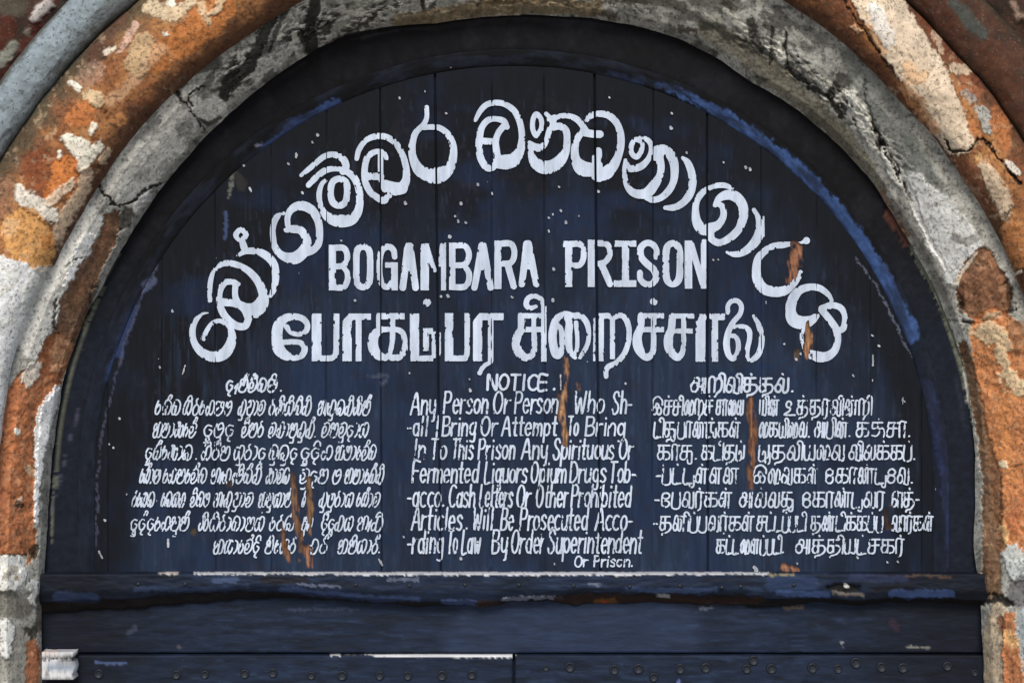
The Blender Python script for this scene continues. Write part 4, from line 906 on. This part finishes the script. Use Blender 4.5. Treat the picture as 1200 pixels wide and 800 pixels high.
TAMIL = [
 [(345,370.5,7.5),(335,372.5,10),(326.5,381,13),(324.5,395,13.5),(326.5,408,14.5),(334,416,12),(345,419,8),(354,416,8),(357,408,8),(352,401.5,7),(342,400.5,7),(332,401,7)],
 [(338,372,9),(346,371,8.5),(355,373.5,8),(360,380,7.5),(358.5,388,7),(350,391.5,6.5),(341,389.5,6),(336,383,7)],
 [(388,420,7),(393,416,7.5),(394.3,408,7.5)], [(411,371.5,8.5),(406.5,377,10)], [(446,386,9),(438.5,393,12),(437,404,13),(441,414,12),(450,419,9),(456,415,6.5),(459.5,402,6.5),(460,392,7)], [(448,386,7),(464,386,7),(471.5,390,7.5),(474.5,400,7),(473.5,411,8),(467,418.5,8.5),(459,419,8)],
 [(500.5,354.5,10)], [(545,420,7),(547,415,7),(547.5,408,7)], [(563,371.5,8.5),(559.5,377,10)], [(575.5,424,5),(567,429,6),(562,437,6)],
 [(637.3,358,6.5),(633.5,350,6.5),(625.5,346.8,6.5),(618.5,350,7),(616.8,357,7),(621,361,6.5),(628,359,5)], [(610.5,370,8),(610.5,385,9),(606,395,11),(605.5,406,11.5),(610,415,11),(618,419,9),(625,413,8),(626.5,400,7),(625.8,388,6)],
 [(661,367.5,7),(652,374,9),(648,388,10.5),(648,402,10.5),(652,415,11),(657.5,413,7.5),(658.5,400,6.5),(657.5,386,6.5),(654,382,7)], [(654,371.5,7),(662,367.5,7),(672,370,8),(680,370,8),(687.5,378,7.5),(690,391,6),(688.5,403,6),(684,412,6),(679.5,419,5)], [(662,368,7),(667,378,9),(666,391,10),(666.5,405,9),(669,413,7),(674,419,5)], [(675,378,6),(676.5,395,5.5),(676,409,5.5),(672,418,5)],
 [(705,370.5,7.5),(713,370,7),(718,374,6)], [(718,373,6),(727,369.5,7),(734,375,7.5),(737.3,388,7),(736,402,7),(731,415,7),(722,425,7),(713.5,429,7),(710.3,434,6.5),(710.3,441,6)],
 [(751.5,370,9),(750.5,384,9.5),(747,394,11),(747.5,405,12),(752,414,10.5),(759,418.5,9),(765,412,7.5),(766,400,7)], [(766,353.5,9.5)],
 [(788,371,9),(786.8,385,9.5),(783.5,395,11),(784,406,12),(788,414.5,10),(794.5,418.5,9),(800,412,7),(801,400,6.5)],
 [(824,372,9),(820,378,9)], [(853,366,6),(853,358.5,6),(857.5,352.8,6.5),(864.5,352.8,6.5),(868.8,359,6.5),(867,368,6.5),(860,376.5,7),(855,385,7.5),(852,395,8),(851.5,406,8.5),(854,416,7.5),(859.5,420,7),(864.5,412,6.5),(865,401,6.5),(861.5,394,6),(856,393.5,6)], [(860,383,5.5),(871,382.5,6),(877.5,387,7),(878.5,396,6.5),(876,408,6.5),(875.5,417,6.5),(880.5,421.5,7),(888,416,7.5),(892,405,7.5),(892.3,393,7.5),(889,380.5,7),(883,370,4)],
]

# ---- alphabets for the small text: unit strokes, y up, base line 0
def E(cx, cy, rx, ry, a0=0, a1=360, n=9):
    t = [math.radians(a0 + (a1 - a0) * i / (n - 1)) for i in range(n)]
    return [(cx + rx * math.cos(q), cy + ry * math.sin(q)) for q in t]
LAT = {
 'A': (.62, [[(0,0),(.32,1),(.62,0)], [(.12,.36),(.52,.36)]]), 'B': (.55, [[(0,0),(0,1)], [(0,1),(.38,.98),(.46,.78),(.34,.55),(0,.52)], [(.3,.53),(.54,.38),(.5,.1),(.3,0),(0,0)]]),
 'C': (.5, [E(.32,.5,.32,.5,50,310)]), 'D': (.5, [[(0,0),(0,1)], [(0,1),(.3,.95),(.5,.6),(.46,.25),(.25,.02),(0,0)]]), 'E': (.46, [[(.46,1),(0,1),(0,0),(.46,0)], [(0,.52),(.4,.52)]]),
 'F': (.46, [[(.48,1),(0,1),(0,0)], [(0,.55),(.38,.55)]]), 'I': (.2, [[(.1,0),(.1,1)]]), 'L': (.4, [[(0,1),(0,0),(.42,0)]]), 'N': (.5, [[(0,0),(0,1),(.5,0),(.5,1)]]), 'O': (.54, [E(.27,.5,.27,.5)]),
 'P': (.5, [[(0,0),(0,1)], [(0,1),(.36,.98),(.48,.78),(.36,.53),(0,.5)]]), 'S': (.5, [[(.48,.82),(.36,1),(.14,.98),(.06,.78),(.2,.58),(.4,.44),(.48,.2),(.34,0),(.12,0),(0,.2)]]), 'T': (.5, [[(0,1),(.52,1)], [(.26,1),(.26,0)]]),
 'W': (.7, [[(0,1),(.15,0),(.34,.7),(.52,0),(.68,1)]]),
 'a': (.46, [E(.22,.32,.2,.31), [(.44,.66),(.44,0)]]), 'b': (.46, [[(0,1.02),(0,0)], E(.22,.32,.21,.31)]), 'c': (.4, [E(.25,.33,.25,.33,55,305)]), 'd': (.46, [E(.22,.32,.21,.31), [(.44,1.02),(.44,0)]]),
 'e': (.44, [[(.02,.34),(.42,.36)], E(.23,.33,.21,.33,8,320)]), 'f': (.34, [[(.36,.98),(.2,1),(.14,.8),(.14,0)], [(0,.64),(.3,.64)]]), 'g': (.46, [E(.22,.34,.21,.3), [(.44,.66),(.44,-.2),(.3,-.34),(.1,-.3)]]),
 'h': (.42, [[(0,1.02),(0,0)], [(0,.4),(.2,.64),(.4,.5),(.41,0)]]), 'i': (.16, [[(.08,.64),(.08,0)], [(.08,.88),(.08,.92)]]), 'l': (.16, [[(.08,1.02),(.08,0)]]),
 'm': (.66, [[(0,.66),(0,0)], [(0,.42),(.16,.64),(.31,.5),(.32,0)], [(.32,.42),(.48,.64),(.64,.5),(.65,0)]]), 'n': (.42, [[(0,.66),(0,0)], [(0,.4),(.2,.64),(.4,.5),(.41,0)]]), 'o': (.46, [E(.23,.33,.22,.32)]),
 'p': (.46, [[(0,.66),(0,-.34)], E(.23,.33,.21,.31)]), 'q': (.46, [E(.22,.33,.21,.31), [(.44,.66),(.44,-.36)]]), 'r': (.3, [[(0,.66),(0,0)], [(0,.4),(.14,.6),(.32,.62)]]), 's': (.4, [[(.38,.54),(.24,.67),(.06,.6),(.06,.44),(.3,.28),(.38,.14),(.24,0),(.02,.06)]]),
 't': (.32, [[(.15,.98),(.15,.1),(.3,0)], [(0,.66),(.32,.66)]]), 'u': (.42, [[(0,.66),(.02,.12),(.2,0),(.4,.18)], [(.41,.66),(.41,0)]]), 'w': (.56, [[(0,.66),(.12,0),(.28,.5),(.42,0),(.56,.66)]]), 'y': (.44, [[(0,.66),(.04,.2),(.22,.06),(.42,.24)], [(.43,.66),(.42,-.2),(.3,-.32)]]),
 '-': (.24, [[(0,.38),(.22,.38)]]), '.': (.14, [[(.06,.04),(.08,.06)]]), '[': (.1, [[(.05,1.05),(.05,-.05)]]), '~': (.12, []),
}
_ka = [[(.04,1),(.8,1)], [(.42,1),(.42,.06)], [(.1,1),(.1,.62),(.42,.6)], E(.22,.3,.2,.28), [(.42,.58),(.7,.58),(.86,.4),(.82,.12),(.6,.04)]]
_sa = [[(.1,1),(.72,1)], [(.1,1),(.1,.62),(.7,.6)], [(.44,1),(.44,.2),(.3,.02),(.06,.06),(.0,.3),(.1,.55)]]
TAM = {
 'க': (.86, _ka), 'ச': (.74, _sa), 'த': (.86, [[(.04,1),(.72,1)], [(.4,1),(.4,.1)], [(.08,1),(.08,.6),(.4,.58)], E(.2,.3,.19,.27), [(.42,.56),(.74,.52),(.84,.2),(.6,-.1),(.25,-.2),(.2,-.3)]]),
 'ப': (.56, [[(.02,1),(.02,0),(.54,0),(.54,1)]]), 'ட': (.6, [[(.02,1),(.02,0),(.58,0)], [(.3,.0),(.3,.02)]]), 'ம': (.66, [[(.02,1),(.02,0),(.4,0),(.42,.5),(.3,.62),(.24,.4)], [(.42,.1),(.62,.2),(.64,1)]]), 'ய': (.74, [[(.02,1),(.06,.1),(.3,0),(.38,.3),(.38,1)], [(.38,.06),(.72,.04),(.72,1)]]),
 'ர': (.5, [[(.02,0),(.02,1),(.5,1)], [(.36,1),(.36,0),(.2,-.22)]]), 'ல': (.82, [E(.2,.3,.19,.28,100,-240), [(.1,.55),(.28,.98),(.5,.9),(.5,.1),(.64,0),(.8,.2),(.8,1)]]), 'வ': (.8, [E(.2,.3,.19,.28), [(.1,.58),(.2,1),(.46,.98),(.5,.5),(.48,0)], [(.48,0),(.78,0),(.78,1)]]),
 'ள': (.86, [E(.18,.34,.17,.3), [(.1,.66),(.2,1),(.4,.95),(.42,0)], [(.42,1),(.84,1)], [(.66,1),(.66,0)]]), 'ற': (.8, [[(.02,0),(.02,.98),(.34,.98),(.36,0)], [(.36,.8),(.56,1),(.78,.8),(.76,.2),(.5,-.1),(.4,-.3)]]), 'ன': (1., [E(.16,.3,.15,.27), [(.08,.58),(.16,1),(.34,1),(.38,.5),(.4,.0),(.56,.06),(.6,.6),(.5,.9)], [(.5,1),(.98,1)], [(.82,1),(.82,0)]]),
 'ண': (1.1, [E(.14,.3,.13,.27), [(.08,.58),(.16,1),(.3,.95),(.34,.3),(.44,0),(.54,.3),(.5,.95),(.66,1),(.7,0)], [(.66,1),(1.08,1)], [(.92,1),(.92,0)]]), 'ந': (.86, [[(.04,1),(.66,1)], [(.06,1),(.06,.1)], [(.34,1),(.34,.5),(.2,.1)], [(.34,.5),(.7,.54),(.84,.2),(.6,-.1),(.3,-.24)]]),
 'ங': (.8, [[(.02,1),(.02,0),(.3,0)], [(.02,1),(.6,1)], [(.36,1),(.36,.4),(.56,.3),(.6,.06),(.78,0),(.78,.6)]]), 'ஞ': (1., [[(.1,1),(.8,1)], [(.12,1),(.12,.6),(.5,.56),(.6,.3),(.4,.06),(.1,.1)], [(.5,1),(.5,.56),(.8,.6),(.96,.3),(.9,.0)]]), 'ஷ': (.8, [[(.02,1),(.02,0),(.7,0),(.7,1)]]),
 'அ': (1., [E(.24,.36,.22,.34), [(.2,.7),(.26,1),(.48,.96),(.5,.6),(.4,.5)], [(.5,.4),(.74,.4)], [(.74,1),(.74,0)], [(.9,1),(.9,0)]]), 'இ': (.96, [[(.0,.3),(.06,1),(.5,1.25),(.9,1),(.94,.7)], E(.26,.3,.22,.26), E(.66,.28,.2,.25), [(.3,.55),(.4,.8),(.6,.7),(.6,.5)]]), 'உ': (.86, [E(.3,.72,.2,.22), [(.5,.7),(.4,.3),(.04,.08),(.1,0),(.84,.0)]]), 'எ': (.9, [E(.2,.3,.18,.27), [(.06,.5),(.1,1),(.5,1),(.52,0)], [(.5,1),(.88,1)], [(.84,1),(.84,0)]]),
 'ா': (.46, [[(.02,0),(.02,1),(.48,1)], [(.34,1),(.34,0)]]), 'ெ': (.6, [E(.3,.28,.26,.27), [(.06,.4),(.06,.8),(.3,1),(.54,.8),(.4,.56),(.1,.6)]]), 'ே': (.62, [E(.3,.24,.26,.22), E(.32,.76,.26,.2), [(.04,.3),(.02,.7),(.1,.9)]]), 'ை': (.9, [E(.16,.4,.14,.38), [(.1,.75),(.3,1),(.45,.7),(.45,.1),(.55,.0),(.6,.6),(.7,1),(.88,.7),(.84,.1),(.7,0)]]),
 'ி': (.2, [[(.16,0),(.18,1),(.1,1.26),(-.08,1.32),(-.2,1.16),(-.1,1.04)]]), '-': (.3, [[(0,.5),(.26,.5)]]), '.': (.16, [[(.06,.05),(.09,.06)]]), ' ': (.3, []),
}
def tam_word(t):
    res, x = [], 0; i = 0
    while i < len(t):
        ch = t[i]; nxt = t[i + 1] if i + 1 < len(t) else ''
        seq = [ch]
        if nxt == 'ொ': seq = ['ெ', ch, 'ா']; i += 1
        elif nxt in 'ெேை' and nxt: seq = [nxt, ch]; i += 1
        for q in seq:
            wd, sts = TAM[q]; res += [[(x + a, b) for a, b in s] for s in sts]; cx = x + wd / 2; lastw = wd; x += wd + .14
        if nxt == '்': res.append([(cx, 1.3), (cx + .03, 1.24)]); i += 1
        elif nxt == 'ு': res.append([(cx + .1, 0), (cx + .2, -.25), (cx + .42, -.2), (cx + .42, .5)]); x += .1; i += 1
        elif nxt == 'ி': wd, sts = TAM['ி']; res += [[(x - .12 + a, b) for a, b in s] for s in sts]; x += .16; i += 1
        i += 1
    return res, x
SIN = {
 'ම': (.8, [E(.2,.34,.18,.3,40,400), [(.06,.6),(.2,1),(.5,1),(.76,.7),(.74,.2),(.5,0),(.36,.2),(.4,.6)]]), 'හ': (.8, [[(.1,.9),(.0,.5),(.1,.05),(.3,.1),(.34,.5),(.5,.95),(.74,.8),(.78,.3),(.6,0),(.44,.2)], [(.1,.9),(.3,1)]]), 'ර': (.6, [E(.3,.36,.28,.36,80,440), [(.3,.72),(.2,1.0),(.3,1.1)]]),
 'ග': (.8, [[(.24,.5),(.1,.6),(.02,.3),(.2,0),(.36,.3),(.34,.8),(.5,1),(.74,.8),(.78,.3),(.6,0),(.5,.1)]]), 'ය': (.9, [[(.4,.9),(.1,.9),(.02,.5),(.2,.4),(.36,.5),(.1,.2),(.3,0),(.6,0),(.86,.3),(.84,.8),(.64,.9),(.6,.6),(.8,.5)]]), 'ත': (.9, [E(.2,.3,.18,.28), [(.34,.5),(.4,1),(.7,.95),(.86,.5),(.7,0),(.4,.0),(.34,.3)]]),
 'ළ': (.9, [[(.1,.9),(.3,1),(.4,.6),(.1,.5),(.2,.1),(.5,0),(.8,.2),(.86,.8),(.6,1)], [(.6,0),(.5,-.3),(.2,-.3)]]), 'අ': (1., [E(.18,.7,.16,.24), [(.3,.6),(.06,.3),(.2,0),(.5,.1),(.5,.9),(.7,1),(.94,.7),(.9,.1),(.7,0)]]), 'න': (.8, [E(.16,.76,.14,.2), [(.3,.7),(.1,.45),(.02,.2),(.2,0),(.6,.02),(.78,.4),(.66,.9),(.46,.9),(.4,.5)]]),
 'ක': (.94, [[(.1,.5),(.02,.3),(.16,0),(.36,.2),(.34,.8),(.2,1),(.46,.96),(.56,.5),(.56,.1),(.8,.0),(.92,.4),(.8,.8),(.56,.7)]]), 'ව': (.74, [E(.2,.5,.18,.24), [(.04,.4),(.1,.05),(.4,0),(.7,.3),(.7,.8),(.4,1),(.1,.9)]]), 'ද': (.66, [[(.5,.75),(.2,.8),(.02,.5),(.2,.1),(.5,.1),(.6,.4),(.4,.5)], [(.4,.1),(.3,-.2),(.5,-.3)]]),
 'ස': (.9, [[(.3,.9),(.06,.8),(.02,.3),(.2,0),(.4,.2),(.4,.6),(.5,.2),(.7,0),(.88,.4),(.8,.9),(.5,1),(.4,.8)]]), 'ට': (.7, [[(.5,.6),(.3,.5),(.24,.8),(.5,.95),(.66,.5),(.5,.05),(.2,0),(.02,.4),(.1,.9)]]), 'ප': (.8, [[(.3,.9),(.06,.8),(.02,.3),(.2,0),(.6,0),(.78,.3),(.74,.8),(.5,.9),(.46,.5)]]), 'බ': (.76, [E(.24,.34,.2,.28), [(.04,.5),(.1,.9),(.4,1),(.72,.7),(.7,.2),(.4,.0)], [(.24,.6),(.4,.7)]]),
 'ල': (.9, [[(.4,.5),(.2,.4),(.3,.1),(.06,.1),(.02,.6),(.2,1),(.6,1),(.86,.6),(.8,.1),(.5,0),(.5,.4)]]), 'ඇ': (1.1, [E(.18,.7,.16,.24), [(.3,.6),(.06,.3),(.2,0),(.5,.1),(.5,.9),(.7,1),(.86,.7),(.8,.1)], [(.9,.4),(1.1,.8),(1.0,0)]]), 'ශ': (.9, [[(.1,.9),(.0,.4),(.2,0),(.44,.2),(.4,.7),(.6,1),(.86,.7),(.8,.1),(.6,0)]]), 'ඩ': (.8, [[(.1,1),(.4,.8),(.1,.6),(.02,.2),(.3,0),(.7,.1),(.78,.6),(.5,.9)]]), 'ච': (.7, [E(.3,.36,.28,.34), [(.1,.6),(.3,1),(.6,.9)]]),
 'ා': (.4, [[(.06,.95),(.3,.8),(.36,.3),(.14,0)]]), 'ෙ': (.5, [[(.1,.5),(.3,.7),(.46,.4),(.3,.05),(.08,.1),(.02,.5),(.12,.95)]]), 'ැ': (.34, [[(.04,.3),(.26,.7),(.2,-.1)]]), '.': (.18, [[(.08,.05),(.1,.06)]]), ',': (.18, [[(.1,.1),(.04,-.1)]]),
}
def sin_word(t):
    res, x = [], 0; i = 0
    while i < len(t):
        ch = t[i]; i += 1; marks = ''
        while i < len(t) and t[i] in 'ෙේොෝිීු්ැා': marks += t[i]; i += 1
        seq = [ch]
        if any(m in marks for m in 'ෙේොෝ'): seq = ['ෙ'] + seq
        if any(m in marks for m in 'ොෝා'): seq.append('ා')
        if 'ැ' in marks: seq.append('ැ')
        for q in seq:
            wd, sts = SIN[q]; res += [[(x + a, b) for a, b in s] for s in sts]
            if q == ch: cx = x + wd / 2
            x += wd + .13
        if 'ි' in marks: res.append(E(cx, .98, .24, .34, 0, 180, 6))
        if 'ී' in marks: res.append(E(cx, .98, .26, .36, -20, 200, 6)); res.append([(cx, 1.2), (cx + .1, 1.1)])
        if any(m in marks for m in '්ේෝ'): res.append([(cx - .1, 1.0), (cx + .05, 1.36), (cx + .25, 1.32), (cx + .2, 1.1)])
        if 'ු' in marks: res.append([(cx + .2, 0), (cx + .24, -.34), (cx - .1, -.36)])
    return res, x
def lat_word(t):
    res, x = [], 0
    for ch in t:
        wd, sts = LAT[ch]; res += [[(x + a, b) for a, b in s] for s in sts]; x += wd + .17
    return res, x

def set_line(words, fn, base, h, width, slant, cell=.5, seed=0, jitter=.35):
    x0 = min(wd[1] for wd in words) - 8; x1 = max(wd[2] for wd in words) + 12
    bs = [wd[3] if len(wd) > 3 else base for wd in words]
    sh = Sheet(x0, min(bs) - h * 1.55 - 3, x1, max(bs) + h * .6 + 3, cell); rng = random.Random(seed * 77 + 5)
    for wd in words:
        t, a, b = wd[:3]; base_w = wd[3] if len(wd) > 3 else base
        a += width * .5; b -= width * .5; sts, adv = fn(t); k = (b - a - slant * h * .4) / max(.05, adv - .14)
        for s in sts:
            jx, jy = rng.uniform(-jitter, jitter), rng.uniform(-jitter, jitter)
            pts = [(a + X_ * k + slant * Y_ * h + jx, base_w - Y_ * h + jy) for X_, Y_ in s]
            straight = fn is lat_word and len(s) <= 4 and not (len(s) == 4 and s[0][0] != s[1][0] and t[0].islower())
            sh.stroke([(p[0], p[1], width * rng.uniform(.9, 1.1)) for p in pts], straight=(len(s) <= 2))
    sh.finish(wear=.5, seed=seed, rough=.3, thin=.0, seam=.5)
    return sh

def heading(name, strokes, rects, box, label):
    sh = Sheet(*box, .6)
    for s in strokes: sh.stroke(s)
    for r in rects: sh.rect(*r)
    sh.finish(wear=.9)
    o = obj(name, sh.mesh(name), M_LETTER, panel); o['label'] = label
heading('heading_lettering', SINHALA, [], (214, 112, 1000, 430), 'white curved Sinhala heading')
heading('heading_lettering', ENGLISH, ENGLISH_R, (380, 276, 836, 346), 'white block capitals BOGAMBARA PRISON')
heading('heading_lettering', TAMIL, TAMIL_R, (314, 340, 900, 446), 'white Tamil heading')

NOTICE_E = [
 (439, 456.5, [('NOTICE', 570, 643), ('.', 647, 652)]),
 (459, 484, [('Any', 480, 512, 485.5), ('Person', 519, 573), ('Or', 577, 599), ('Person', 602, 655), ('Who', 672, 710), ('Sh-', 716, 742)]),
 (488, 510, [('-all', 476, 503), ('[', 511, 513), ('Bring', 517, 559), ('Or', 562, 584), ('Attempt', 587, 654), ('To', 664, 679), ('Bring', 685, 734)]),
 (514, 537.5, [('In', 483, 500), ('To', 503, 525), ('This', 528, 556), ('Prison', 559, 605), ('Any', 610, 643), ('Spirituous', 647, 721), ('Or', 724, 743)]),
 (541, 565, [('Fermented', 482, 562), ('Liquors', 567, 619), ('Opium', 621, 665), ('Drugs', 667, 712), ('Tob-', 713, 746)]),
 (568, 593.5, [('-acco.', 476, 523), ('Cash', 525, 558), ('Letters', 561, 602), ('Or', 604, 623), ('Other', 627, 667), ('Prohibited', 668, 741)]),
 (595, 620.5, [('Articles', 481, 543), ('.', 546, 549), ('Will', 553, 579), ('Be', 586, 603), ('Prosecuted', 608, 690), ('Acco-', 696, 743)]),
 (621, 647.5, [('-rding', 476, 521), ('To', 523, 537), ('Law', 540, 564), ('By', 575, 596), ('Order', 598, 640), ('Superintendent', 641, 754)]),
 (651, 663.5, [('Or', 672, 690), ('Prison.', 695, 743)])]
NOTICE_T = [
 (443, 459.5, [('அறிவித்தல்', 808, 925), ('.', 926, 931)]),
 (469, 486, [('இச்சிறைச்', 763, 836), ('சாலை', 838, 872), ('யின்', 889, 913), ('உத்தரவின்றி', 918, 1022)]),
 (495, 512, [('டிதுபானங்கள்', 765, 868), ('கையிலை.', 888, 950), ('அபின்.', 953, 998), ('கஞ்சா.', 1002, 1068)]),
 (522, 538.5, [('காசு.', 769, 818), ('கடிதம்', 821, 873), ('முதலியவை', 888, 990), ('விலக்கப்.', 994, 1074)]),
 (549, 566, [('-பட்டுள்ளன', 768, 866), ('இவைகள்', 882, 960), ('கொண்டுவெ.', 966, 1071)]),
 (577, 594, [('-பேவர்கள்', 766, 858), ('அல்லது', 865, 932), ('கொண்டுவர', 939, 1037), ('எத்-', 1044, 1078)]),
 (605, 621.5, [('-தனிப்பவர்கள்', 765, 884), ('சட்டப்படி', 886, 945), ('தண்டிக்கப்ப', 949, 1035), ('வார்கள்', 1043, 1094)]),
 (632, 648, [('கட்டளைப்படி.', 838, 920), ('அத்தியட்சகர்', 931, 1060)])]
NOTICE_S = [
 (443, 458.5, [('දැන්වීමයි', 263, 325, 459), ('.', 327, 332)]),
 (469, 486, [('මේම', 180, 212), ('හිරගෙයට', 213, 272), ('තුළාව', 277, 311), ('රකිසිමිති', 313, 365), ('ඇතුලතිකින්', 370, 434)]),
 (495, 512, [('අනාකවේ', 177, 230), ('දුටුද', 236, 275), ('විනර', 281, 309), ('වතානුතුත්.', 313, 372), ('වනවුදාස', 375, 432)]),
 (522, 538.5, [('දුම්කොල', 168, 226), ('.', 229, 232), ('ගිරින', 234, 270), ('සුරාද', 272, 312), ('මුලුද', 313, 349), ('දුදිග', 350, 390), ('අනාවේම', 391, 441)]),
 (549, 566, [('හෝය', 162, 188), ('ගෙනවේම', 189, 242), ('ඇගැටිම්ති', 245, 307), ('කාවල', 310, 340), ('වුදන', 349, 385), ('ට', 387, 400), ('අනාමේති', 402, 450)]),
 (577, 593.5, [('රහෙල', 153, 181), ('ලෙසග', 187, 217), ('විමට', 221, 246), ('ඇතුළාව', 248, 297), ('අනුසාන්', 301, 342), ('ර', 352, 358), ('තුපුරාස', 372, 414), ('හෝව', 416, 445)]),
 (605, 621.5, [('දුද්දගෙනුන්', 151, 222), ('කිසිරාමානස', 231, 310), ('රෙල්', 314, 346), ('නුග', 352, 366), ('දීදුතස', 374, 414), ('ඇති', 416, 449)]),
 (632, 648, [('අහාවේදි', 248, 305), ('නිසෙර්', 309, 347), ('තර්', 358, 384), ('අනිසාර්.', 394, 447)])]
for rows, fn, lab, width, slant, sd in ((NOTICE_E, lat_word, 'white English notice of painted small lettering', 2.4, .09, 1), (NOTICE_T, tam_word, 'white Tamil notice of painted small lettering', 2.15, .05, 20), (NOTICE_S, sin_word, 'white Sinhala notice of painted small lettering', 1.95, .22, 40)):
    for i, (top, base, words) in enumerate(rows):
        wdt = width * (1.25 if i == 0 else 1.0) * (.85 if base - top < 13 else 1)
        sh = set_line(words, fn, base, base - top, wdt, slant, seed=sd + i)
        if i == 0:
            par = obj('notice_lettering', sh.mesh('notice_lettering'), M_LETTER, panel); par['label'] = lab
        else: obj('text_line', sh.mesh('text_line'), M_LETTER, par)

# stray flecks of pale paint on the boards and frame
FL = [(528,78,2.5),(468,115,3),(498,107,2),(523,133,2.5),(560,216,4),(475,238,4.5),(540,238,4.5),(533,253,3),(537,259,3.5),(546,261,3.5),(657,247,3.5),(643,255,3),(648,251,2.5),(663,260,4),(655,219,3),(714,114,2.5),(786,150,5),(787,133,2.5),(577,227,2.5),(701,224,3.5),(874,196,4),(879,198,4),
 (273,176,4),(274,184,4),(272,196,4),(273,139,3),(372,158,4),(347,181,4),(338,192,3.5),(293,221,3.5),(354,226,3.5),(250,193,3),(366,167,3),(286,194,3),(1030,405,3),(1022,393,3),(933,421,3),(919,403,3),(1058,469,3),(938,414,3),(884,664,5),(886,667,6),(1005,653,3.5),(1040,658,3),(1052,658,3),(1109,658,4),(1097,573,3),(1118,561,2.5),
 (123,609,3.5),(90,661,3),(140,490,3),(133,524,3),(202,364,3),(187,430,2.5),(527,277,5),(517,347,4),(525,347,4),(649,315,4),(416,352,3.5),(648,352,5),(836,304,2.5),(842,304,2.5),(643,271,3),(600,348,3),(400,282,2.5),(347,184,2.5),(848,190,2.5),(846,217,2),(805,179,3),(540,654,4),(446,658,4),(473,629,3),(480,437,2.5),(551,457,4),(550,444,2),(650,660,2),(733,449,3),(166,684,2),(95,640,2),(128,520,2),(1098,505,2),(780,228,2),(1000,440,2.5),(1060,470,2)]
sh = Sheet(80, 60, 1130, 690, .7); rng = random.Random(9)
for fx_, fy_, d_ in FL:
    sh.stroke([(fx_ - rng.uniform(0, .6), fy_ - rng.uniform(.2, .9), d_ * .7), (fx_ + rng.uniform(0, .6), fy_ + rng.uniform(.2, .9), d_ * .8)])
for pts in ([(1023,416,2),(1023,428,2.2)], [(197,632,2.4),(197,640,2.4)], [(116,646,2.2),(120,654,2)], [(217,428,1.6),(214,438,1.6)], [(1058,466,1.5),(1058,473,1.5)], [(657,439,1.4),(657,456,1.4)], [(444,655,1.6),(448,662,1.6)]): sh.stroke(pts)
for q in range(45):
    a, b = rng.uniform(130, 1080), rng.uniform(150, 660)
    if math.hypot(a - CX, min(0, b - CY)) < 470: sh.stroke([(a, b, rng.uniform(.8, 1.5)), (a + rng.uniform(-.4, .4), b + rng.uniform(.3, 2.5), rng.uniform(.7, 1.3))])
X_, Y_ = np.meshgrid(sh.gx, sh.gy); sh.f += (vnoise(X_ / 1.6, Y_ / 1.6, 77) - .5) * .9
obj('paint_flecks', sh.mesh('paint_flecks', -.007), M_FLECK, panel)
